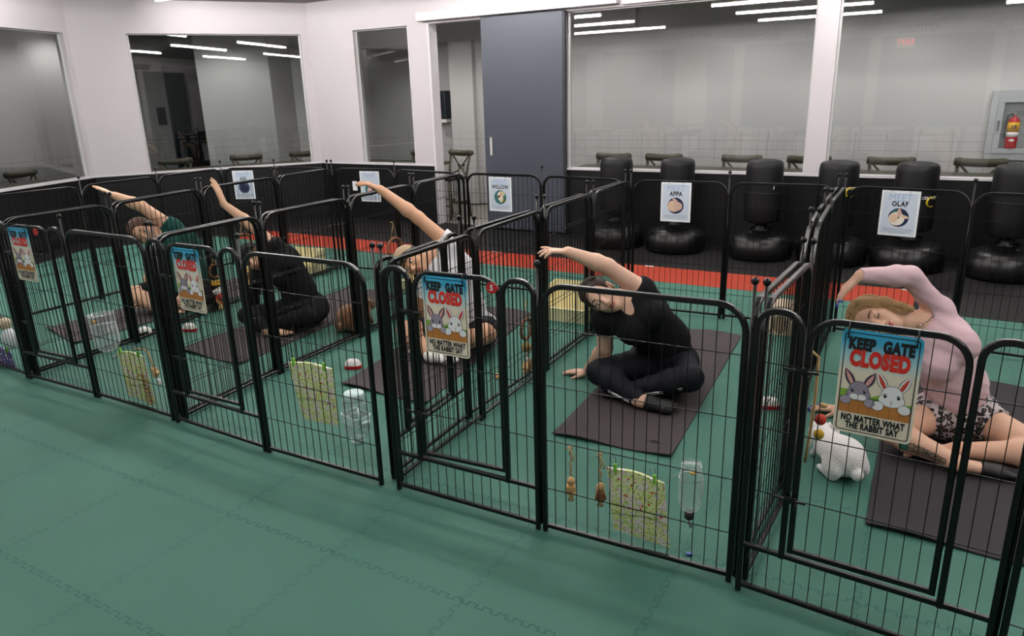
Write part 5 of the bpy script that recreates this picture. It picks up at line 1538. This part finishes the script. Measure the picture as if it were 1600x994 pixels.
tc = nt.nodes.new('ShaderNodeTexCoord'); nz = nt.nodes.new('ShaderNodeTexVoronoi'); nz.feature = 'DISTANCE_TO_EDGE'; nz.inputs['Scale'].default_value = 55; nt.links.new(tc.outputs['Object'], nz.inputs['Vector'])
cr = nt.nodes.new('ShaderNodeValToRGB'); nt.links.new(nz.outputs['Distance'], cr.inputs[0])
for p_, c_ in ((0., '2f2a27'), (.06, '3f3c36'), (.14, 'a08268'), (.30, '6d7263'), (.5, 'bd9579')):
    el_ = cr.color_ramp.elements.new(p_) if p_ not in (0., ) else cr.color_ramp.elements[0]
    el_.color = (*hexc(c_), 1)
nt.links.new(cr.outputs[0], bs.inputs['Base Color'])
m_tatg = mat('green_tattoo_ink', '2f6f5a', .5, vary=(60, .5))
def tat_region(t0, t1, w0, w1):
    def fn(X):
        a, b = JE['knR'], JE['anR']; ba = b - a; t = (X - a) @ ba / (ba @ ba); v = X - (a + t[:, None] * ba); v /= np.linalg.norm(v, axis=1)[:, None]
        s0 = nrm(np.cross(ba, (0, 0, 1))); s0 = s0 if s0[1] < 0 else -s0
        ang = np.arctan2(v[:, 2], v @ s0); near = np.linalg.norm(X - (a + np.clip(t, 0, 1)[:, None] * ba), axis=1) < .085
        w = .5 * (w0 + w1) + .5 * (w1 - w0) * np.cos((t - (t0 + t1) / 2) / (t1 - t0) * 2.4) - .0
        return near & (t > t0) & (t < t1) & (ang > -.15 - .5 * w) & (ang < -.15 + .75 * w)
    return fn
ob, o0, tE = person(JE, 'person in pale pink long-sleeved top and leopard-print shorts, eyes closed, bending sideways', m_skinE, 1.0, h=.0042, hands=(
    ((JE['wrL'], (-.50, -.12, -.62), (-.55, -.25, .6), 1), dict(curls=((.45, .35, .25), (.25, .3, .25), (.1, .25, .2), (-.05, .2, .2)), spread=.17, thumb=(.6, .4))),
    ((JE['wrR'] + A_((0, 0, -.010)), (-.85, .12, -.12), (0, 0, 1), -1), dict(curls=((.05, .08, .08),) * 4, spread=.13, thumb=(.7, .3)))), lipm=m_lipE, closed=True, brow='6d5236', bust=.062,
    skins=(m_tat, m_tatg), regions=((2, tat_region(.30, .86, .15, .75)), (3, tat_region(.24, .36, .4, .7))))
m_nail = mat('blue_nail_polish', '3a5fd0', .2, coat=.5)
for hand_tips in tE:
    for p, v, up_ in hand_tips:
        mb = MB(); mb.ball(tuple(p + v * .006 + up_ * .003 - o0), .0058, 8, sc=(1, 1, 1)); mb.ball(tuple(p + v * .013 + up_ * .003 - o0), .0045, 8); mb.build('blue_fingernail', m_nail, ob)
m_pink = cloth('pale_pink_jersey', 'd3b3ba', rough=.75)
sd = SDF(); torso(sd, JE, 1.0, grow=.009, bust=.068)
sd.plane(JE['pelvis'] + nrm(JE['waist'] - JE['pelvis']) * .085, -nrm(JE['waist'] - JE['pelvis']) + rt * .12)
arm(sd, JE['shL'], JE['elL'], JE['wrL'], 1.0, grow=.006); arm(sd, JE['shR'], JE['elR'], JE['wrR'], 1.0, grow=.006)
up = nrm(JE['neck'] - JE['chest'])
sd.ell(JE['wrL'] + nrm(JE['wrL'] - JE['elL']) * .03, (.038,) * 3, None, .004, op='s'); sd.ell(JE['wrR'] + nrm(JE['wrR'] - JE['elR']) * .03, (.038,) * 3, None, .004, op='s')
sd.ell(JE['neck'] + up * .045 + fw * .015, (.060, .060, .062), None, .006, op='s')
sd.mesh('pink_top', m_pink, .0045, ob, o0, post=fold_post(.0022, 75, (.25, .1, 1)))
m_leo = bpy.data.materials.new('leopard_print'); m_leo.use_nodes = True
nt = m_leo.node_tree; bs = nt.nodes['Principled BSDF']; bs.inputs['Roughness'].default_value = .8
tc = nt.nodes.new('ShaderNodeTexCoord'); nn_ = nt.nodes.new('ShaderNodeTexNoise'); nn_.inputs['Scale'].default_value = 40; nt.links.new(tc.outputs['Object'], nn_.inputs['Vector'])
mxv = nt.nodes.new('ShaderNodeMix'); mxv.data_type = 'RGBA'; mxv.inputs[0].default_value = .04; nt.links.new(tc.outputs['Object'], mxv.inputs[6]); nt.links.new(nn_.outputs['Color'], mxv.inputs[7])
vo = nt.nodes.new('ShaderNodeTexVoronoi'); vo.inputs['Scale'].default_value = 42; nt.links.new(mxv.outputs[2], vo.inputs['Vector'])
cr = nt.nodes.new('ShaderNodeValToRGB'); cr.color_ramp.interpolation = 'CONSTANT'; nt.links.new(vo.outputs['Distance'], cr.inputs[0])
cr.color_ramp.elements[0].color = (*hexc('6b5f5c'), 1); cr.color_ramp.elements[1].position = .22; cr.color_ramp.elements[1].color = (*hexc('120f10'), 1)
e_ = cr.color_ramp.elements.new(.52); e_.color = (*hexc('b9aeb0'), 1)
nt.links.new(cr.outputs[0], bs.inputs['Base Color'])
sd = SDF(); torso(sd, JE, 1.0, grow=.007)
sd.plane(JE['pelvis'] + nrm(JE['waist'] - JE['pelvis']) * .12, nrm(JE['waist'] - JE['pelvis']))
for hp, kn in ((JE['hipR'], JE['knR']), (JE['hipL'], JE['knL'])): sd.cone(hp, hp + (kn - hp) * .30, .091, .086, .03, cut=True)
sd.mesh('leopard_shorts', m_leo, .0045, ob, o0)
m_blond = mat('dark_blond_hair', 'b69263', .5, bump=(70, .6, 'wave'), vary=(26, .4))
sd = SDF(); hair_cap(sd, JE['head'], JE['R'], 1., .005, fc=1.12); P = lambda x, y, z: JE['head'] + JE['R'] @ (A_((x, y, z)) * HS)
for sx, q in ((1, 1.), (-1, 1.)):
    sd.cone(P(sx * .060, .030, .075), P(sx * .083, .012, -.02), .024, .022, .02); sd.cone(P(sx * .083, .010, -.02), P(sx * .072, -.005, -.13), .022, .016, .02)
for i in range(5):
    a0 = P(-.05 + .025 * i, -.05, .0); sd.cone(a0, a0 + A_((.02 * (i - 2) - .02, .02, -.16)), .028, .012, .02)
hr = sd.mesh('blond_hair', m_blond, .004, ob, o0)
mb = MB(); rh = random.Random(11)
for sx in (-1, 1):
    for i in range(17):
        y0 = .066 - .150 * i / 16; pts = []; wv = rh.random() * 6; rx = .086 * math.sqrt(max(.25, 1 - ((y0 + .016) / .115) ** 2)); rz = .094 * math.sqrt(max(.25, 1 - ((y0 + .016) / .118) ** 2))
        for k in range(16):
            th = k / 15 * 2.6
            if th < 1.7: x, z = rx * math.sin(th) + .002, .028 + rz * math.cos(th)
            else: x, z = rx * math.sin(1.7) - .010 * (th - 1.7), .028 + rz * math.cos(1.7) - .15 * (th - 1.7)
            if y0 > .045 and th > .5: x += .004
            pts.append(tuple(P(sx * (x + .003 * math.sin(wv + 5 * th)), y0 - .010 * th + .004 * math.sin(wv + 4 * th), z) - o0))
        mb.tube(pts, .005, 5, rad=[.0042] * 12 + [.004, .0035, .003, .0015])
mb.build('hair_strands', m_blond, hr)
mb = MB()
for i in range(26):
    a_ = 2 * PI * i / 26; R_ = frame(up, fw); mb.ball(tuple(JE['neck'] + up * (.014 + .012 * math.cos(a_)) * 1 + R_ @ A_((.060 * math.sin(a_), .060 * math.cos(a_) + .012, 0)) - o0), .0045, 6)
mb.build('bead_necklace', m_steel, ob)
for an, to, nm in ((JE['anL'], JE['toL'], 'L'), (JE['anR'], JE['toR'], 'R')):
    sd = SDF(); foot(sd, an, to, (0, 0, 1), 1.0, grow=.005, toes=False); d_ = nrm(to - an)
    sd.plane(an + d_ * (.075), -d_); sd.mesh('black_toeless_sock', m_black, .004, ob, o0)

# ---- man in white shirt and backward cap
fw, rt = rl(30)
JC = dict(fwd=fw, pelvis=A_((2.17, 1.62, .125)), waist=A_((2.165, 1.60, .29)), chest=A_((2.115, 1.565, .49)), neck=A_((2.035, 1.515, .605)),
          hipR=A_((2.085, 1.57, .115)), hipL=A_((2.25, 1.665, .115)), knR=A_((1.90, 1.33, .17)), knL=A_((2.41, 1.47, .17)), anR=A_((2.15, 1.26, .055)), anL=A_((2.06, 1.36, .055)),
          toR=A_((2.30, 1.29, .035)), toL=A_((1.92, 1.345, .035)), shR=A_((1.985, 1.495, .485)), elR=A_((1.86, 1.52, .25)), wrR=A_((1.77, 1.60, .045)),
          shL=A_((2.125, 1.555, .680)), elL=A_((1.955, 1.46, .865)), wrL=A_((1.765, 1.35, 1.045)), head=A_((1.905, 1.43, .598)), R=frame((-.150, -.085, .082), (.52, -.78, -.22)))
m_skinC = skin_mat('tan_skin', 'c89a7c'); m_lipC = mat('man_lips', '93584c', .5)
ob, o0, _t = person(JC, 'person in white t-shirt, dark shorts and tan backward cap, left arm stretched overhead', m_skinC, 1.06, h=.0048, hands=(
    ((JC['wrL'], (-.72, -.38, .40), (.25, .15, 1), 1), dict(curls=((.25, .2, .1), (.35, .25, .2), (.4, .3, .2), (.4, .3, .2)), spread=.08, thumb=(.5, .3))),
    ((JC['wrR'] + A_((0, 0, -.01)), (-.8, .3, -.12), (0, 0, 1), -1), dict(curls=((.05, .1, .1),) * 4))), lipm=m_lipC, brow='2c2019', barefoot=(False, False), headg=1.04)
m_wshirt = cloth('white_cotton', 'd8d6da'); m_dshort = cloth('dark_shorts', '1c1d22')
sd = SDF(); torso(sd, JC, 1.06, grow=.012)
sd.cone(JC['shL'], JC['shL'] + (JC['elL'] - JC['shL']) * .33, .066, .068, .02, cut=True); sd.cone(JC['shR'], JC['shR'] + (JC['elR'] - JC['shR']) * .5, .066, .068, .02, cut=True)
up = nrm(JC['neck'] - JC['chest']); sd.ell(JC['neck'] + up * .045, (.062,) * 3, None, .006, op='s'); sd.plane(JC['pelvis'] + A_((0, 0, .03)), (0, 0, -1))
sd.mesh('white_shirt', m_wshirt, .005, ob, o0, post=fold_post(.003, 55, (.4, .2, 1)))
sd = SDF(); torso(sd, JC, 1.06, grow=.009)
sd.plane(JC['waist'], (0, 0, 1))
for hp, kn in ((JC['hipR'], JC['knR']), (JC['hipL'], JC['knL'])): sd.cone(hp, hp + (kn - hp) * .72, .100, .082, .03, cut=True)
sd.mesh('dark_shorts', m_dshort, .005, ob, o0, post=fold_post(.0025, 60, (1, .5, .2)))
for an, to in ((JC['anR'], JC['toR']), (JC['anL'], JC['toL'])):
    sd = SDF(); foot(sd, an, to, (0, 0, 1), 1.08, grow=.007, toes=False); sd.mesh('white_sock', m_white, .005, ob, o0)
m_tanc = cloth('tan_cap_cotton', 'b79f83'); P = lambda x, y, z: JC['head'] + JC['R'] @ (A_((x, y, z)) * HS)
sd = SDF(); sd.ell(P(0, -.014, .034), A_((.081, .100, .090)) * HS, JC['R'], .01); sd.plane(P(0, .0, .022), -(JC['R'] @ A_((0, -.25, 1)))); sd.mesh('cap_crown', m_tanc, .004, ob, o0)
sd = SDF(); sd.cone(P(-.045, .075, .045), P(.045, .075, .045), .02, .02, .02, flat=(JC['R'] @ A_((0, -.3, 1)), .35)); sd.cone(P(-.038, .13, .062), P(.038, .13, .062), .03, .03, .05, flat=(JC['R'] @ A_((0, -.3, 1)), .25)); sd.mesh('cap_brim', m_tanc, .004, ob, o0)
mb = MB(); mb.tube([tuple(P(.079 * math.cos(t), -.014 + .098 * math.sin(t), .026 - .02 * math.sin(t)) - o0) for t in [2 * PI * i / 30 for i in range(30)]], .006, 6, closed=True); mb.build('dark_cap_band', m_black, ob)
m_hairC = mat('short_dark_hair', '2a1d17', .7, bump=(120, .5)); sd = SDF(); hair_cap(sd, JC['head'], JC['R'], 1.04, .004); sd.plane(P(0, 0, .04), JC['R'] @ A_((0, 0, 1))); sd.mesh('dark_hair', m_hairC, .0045, ob, o0)

# ---- woman in black cap
fw, rt = rl(35)
JB = dict(fwd=fw, pelvis=A_((.80, 1.53, .125)), waist=A_((.785, 1.52, .28)), chest=A_((.725, 1.465, .45)), neck=A_((.655, 1.405, .555)),
          hipR=A_((.725, 1.475, .115)), hipL=A_((.87, 1.58, .115)), knR=A_((.545, 1.24, .12)), knL=A_((1.00, 1.36, .13)), anR=A_((.80, 1.20, .05)), anL=A_((.70, 1.29, .05)),
          toR=A_((.93, 1.26, .03)), toL=A_((.58, 1.27, .03)), shR=A_((.60, 1.375, .44)), elR=A_((.49, 1.36, .25)), wrR=A_((.42, 1.40, .045)),
          shL=A_((.695, 1.43, .60)), elL=A_((.585, 1.35, .755)), wrL=A_((.45, 1.255, .905)), head=A_((.578, 1.345, .525)), R=frame((-.098, -.068, .085), (.5, -.84, -.1)))
m_skinB = skin_mat('light_skin', 'd2a88c')
ob, o0, _t = person(JB, 'person all in black with black cap and long hair, right arm raised, seated cross-legged', m_skinB, .98, h=.0048, hands=(
    ((JB['wrL'], (-.25, -.12, 1), (.55, .35, .35), 1), dict(curls=((.1, .1, .1), (.1, .1, .1), (.12, .12, .1), (.15, .15, .1)), spread=.03, thumb=(.35, .3), g=1.2)),
    ((JB['wrR'] + A_((0, 0, -.01)), (-.8, .1, -.12), (0, 0, 1), -1), dict(curls=((.05, .1, .1),) * 4))), lipm=m_lipE, bust=.055, barefoot=(True, True))
sd = SDF(); torso(sd, JB, .98, grow=.009, bust=.06)
up = nrm(JB['neck'] - JB['chest']); sd.cone(JB['shL'], JB['shL'] + (JB['elL'] - JB['shL']) * .10, .060, .058, .02, cut=True); sd.plane(JB['pelvis'] + A_((0, 0, .04)), (0, 0, -1)); arm(sd, JB['shR'], JB['elR'], JB['wrR'], .98, grow=.006)
sd.ell(JB['neck'] + up * .04, (.058,) * 3, None, .006, op='s'); sd.ell(JB['wrR'], (.034,) * 3, None, .004, op='s')
sd.mesh('black_top', m_topD, .005, ob, o0, post=fold_post(.002, 60, (.4, .2, 1)))
sd = SDF(); torso(sd, JB, .98, grow=.006); sd.plane(JB['waist'], (0, 0, 1)); leg(sd, JB['hipR'], JB['knR'], JB['anR'], .98, grow=.008); leg(sd, JB['hipL'], JB['knL'], JB['anL'], .98, grow=.008)
sd.ell(JB['anR'] + nrm(JB['anR'] - JB['knR']) * .03, (.045,) * 3, None, .004, op='s'); sd.mesh('black_leggings', m_topD, .005, ob, o0)
sd = SDF(); foot(sd, JB['anL'], JB['toL'], (0, 0, 1), .98, grow=.006, toes=False); sd.mesh('black_sock', m_black, .005, ob, o0)
P = lambda x, y, z: JB['head'] + JB['R'] @ (A_((x, y, z)) * HS)
sd = SDF(); sd.ell(P(0, -.012, .038), A_((.082, .100, .088)) * HS, JB['R'], .01); sd.plane(P(0, 0, .030), -(JB['R'] @ A_((0, -.15, 1)))); sd.cone(P(-.04, .085, .042), P(.04, .085, .042), .022, .022, .02, flat=(JB['R'] @ A_((0, .1, 1)), .3)); sd.mesh('black_cap', m_topD, .004, ob, o0)
m_curl = mat('brown_curly_hair', '4d3424', .7, bump=(60, .8), vary=(40, .4)); sd = SDF(); hair_cap(sd, JB['head'], JB['R'], 1., .008); sd.plane(P(0, 0, .034), JB['R'] @ A_((0, 0, 1)))
for i in range(6):
    a0 = P(-.07 + .028 * i, -.03, -.02); sd.cone(a0, a0 + A_((-.01 * i, .0, -.10 - .01 * (i % 3))), .026, .016, .015); sd.ell(a0 + A_((.0, -.01, -.07)), (.028, .026, .03), None, .01)
sd.mesh('long_brown_hair', m_curl, .0045, ob, o0)

# ---- man in green shirt
fw, rt = rl(50)
JA = dict(fwd=fw, pelvis=A_((-.44, 1.52, .125)), waist=A_((-.435, 1.515, .29)), chest=A_((-.46, 1.49, .475)), neck=A_((-.515, 1.435, .585)),
          hipR=A_((-.505, 1.455, .115)), hipL=A_((-.385, 1.59, .115)), knR=A_((-.63, 1.16, .17)), knL=A_((-.265, 1.40, .13)), anR=A_((-.36, 1.20, .055)), anL=A_((-.38, 1.31, .055)),
          toR=A_((-.24, 1.26, .035)), toL=A_((-.48, 1.22, .035)), shR=A_((-.565, 1.365, .475)), elR=A_((-.66, 1.33, .25)), wrR=A_((-.74, 1.33, .045)),
          shL=A_((-.475, 1.475, .645)), elL=A_((-.600, 1.325, .835)), wrL=A_((-.705, 1.20, .925)), head=A_((-.600, 1.325, .635)), R=frame((-.105, -.125, .095), (.68, -.72, -.1)))
ob, o0, _t = person(JA, 'person in green t-shirt and black shorts with short brown hair, left arm reaching overhead', m_skinB, 1.14, h=.005, headg=1.12, hands=(
    ((JA['wrL'], (-.55, -.55, .5), (.4, .4, .8), 1), dict(curls=((.05, .1, .1),) * 4, spread=.04, thumb=(.4, .3))),
    ((JA['wrR'] + A_((0, 0, -.01)), (-.8, -.1, -.12), (0, 0, 1), -1), dict(curls=((.05, .1, .1),) * 4))), lipm=m_lipC, barefoot=(True, True))
m_gshirt = cloth('green_cotton', '1f4f47')
sd = SDF(); torso(sd, JA, 1.14, grow=.014); up = nrm(JA['neck'] - JA['chest'])
sd.cone(JA['shL'], JA['shL'] + (JA['elL'] - JA['shL']) * .25, .072, .072, .02, cut=True); sd.cone(JA['shR'], JA['shR'] + (JA['elR'] - JA['shR']) * .55, .072, .074, .02, cut=True)
sd.ell(JA['neck'] + up * .045, (.060,) * 3, None, .006, op='s'); sd.plane(JA['pelvis'] + A_((0, 0, .03)), (0, 0, -1)); sd.mesh('green_shirt', m_gshirt, .0055, ob, o0, post=fold_post(.003, 55, (.4, .2, 1)))
sd = SDF(); torso(sd, JA, 1.14, grow=.009)
sd.plane(JA['waist'], (0, 0, 1))
for hp, kn in ((JA['hipR'], JA['knR']), (JA['hipL'], JA['knL'])): sd.cone(hp, hp + (kn - hp) * .86, .108, .084, .03, cut=True)
sd.mesh('black_shorts', m_topD, .0055, ob, o0)
m_hairA = mat('short_brown_hair', '4a2f20', .7, bump=(120, .5), vary=(30, .3)); sd = SDF(); hair_cap(sd, JA['head'], JA['R'], 1.12, .009, fc=1.06); sd.mesh('short_brown_hair', m_hairA, .0045, ob, o0)

# ------------------------------------------------------------------ rabbits
m_fur = mat('white_fur', 'ebe6e4', .9, bump=(150, .5), vary=(20, .04), sheen=.4); m_bfur = mat('brown_fur', '7a5230', .9, bump=(150, .6), vary=(45, .4), sheen=.3)
m_innear = mat('pink_inner_ear', 'c99f9f', .8)
def fur_post(amp):
    rg = np.random.default_rng(5)
    def post(F, lo, h):
        n = F.shape
        X = (lo[0] + h * np.arange(n[0]))[:, None, None]; Y = (lo[1] + h * np.arange(n[1]))[None, :, None]; Z = (lo[2] + h * np.arange(n[2]))[None, None, :]
        w = np.sin(160 * X + 3 * np.sin(90 * Z)) * np.sin(150 * Y + 2 * np.sin(120 * X)) * np.sin(140 * Z + 40 * X)
        return (F + amp * w + (rg.random(n) - .5) * amp * .7).astype(np.float32)
    return post
def rabbit(label, p_rump, p_head, m, lop=True, s=1.0, raise_head=.0):
    a, b = A_((*p_rump, 0.)), A_((*p_head, 0.)); d = nrm(b - a); sd_ = np.cross(A_((0, 0, 1.)), d)
    o0 = a * .5 + b * .5
    Q = lambda u, v, z: a + d * u * s + sd_ * v * s + A_((0, 0, z * s))
    R = np.stack([d, sd_, A_((0, 0, 1.))], 1)
    sd = SDF()
    sd.ell(Q(.075, 0, .085), A_((.088, .078, .082)) * s, R, .03); sd.ell(Q(.155, 0, .078), A_((.075, .062, .068)) * s, R, .04); sd.ell(Q(.215, 0, .082), A_((.05, .05, .058)) * s, R, .03)
    hc = Q(.262, 0, .118 + raise_head)
    sd.ell(hc, A_((.050, .040, .040)) * s, R, .02); sd.ell(hc + R @ A_((.036, 0, -.012)) * s, A_((.028, .026, .024)) * s, R, .015)
    for q in (-1, 1):
        sd.ell(Q(.065, q * .062, .045), A_((.055, .028, .045)) * s, R, .02); sd.cone(Q(.045, q * .065, .016), Q(.135, q * .07, .014), .016 * s, .013 * s, .012)
        sd.cone(Q(.225, q * .030, .05), Q(.255, q * .032, .012), .017 * s, .013 * s, .012)
        sd.ell(hc + R @ A_((.014, q * .030, -.010)) * s, A_((.022, .016, .018)) * s, R, .012)
    sd.ell(Q(-.012, 0, .05), A_((.026, .024, .026)) * s, R, .012)
    ob = sd.mesh('rabbit', m, .0035, None, o0, post=fur_post(.0009)); ob.location = o0 + A_((0, 0, .002)); tag(ob, label, 'rabbit')
    for q in (-1, 1):
        sd = SDF(); e0 = hc + R @ A_((-.020, q * .026, .030)) * s
        if lop: e1 = hc + R @ A_((-.030, q * .050, .0)) * s; e2 = hc + R @ A_((-.012, q * .056, -.060)) * s
        else: e1 = hc + R @ A_((-.055, q * .022, .055)) * s; e2 = hc + R @ A_((-.105, q * .030, .055)) * s
        fl_ = (R @ (A_((0, 1., .15)) if lop else A_((.4, 0, 1.))), .35)
        sd.cone(e0, e1, .013 * s, .021 * s, .015, flat=fl_); sd.cone(e1, e2, .021 * s, .013 * s, .015, flat=fl_)
        sd.mesh('ear', m, .0035, ob, o0, post=fur_post(.0008))
        mb = MB(); mb.ball(tuple(hc + R @ A_((.024, q * .0335, .010)) * s - o0), .0062 * s, 10); mb.build('eye', m_black, ob)
    mb = MB(); mb.ball(tuple(hc + R @ A_((.064, 0, -.008)) * s - o0), .005 * s, 8, sc=(.8, 1, .7)); mb.build('nose', m_innear, ob)
    return ob
rabbit('white lop-eared rabbit on the green floor beside the mat of woman in pink', (4.545, .875), (4.375, 1.09), m_fur, True, 1.02)
rabbit('brown rabbit crouching by the fence behind woman in black cap', (1.225, 1.47), (1.20, 1.77), m_bfur, False, 1.15, .0)
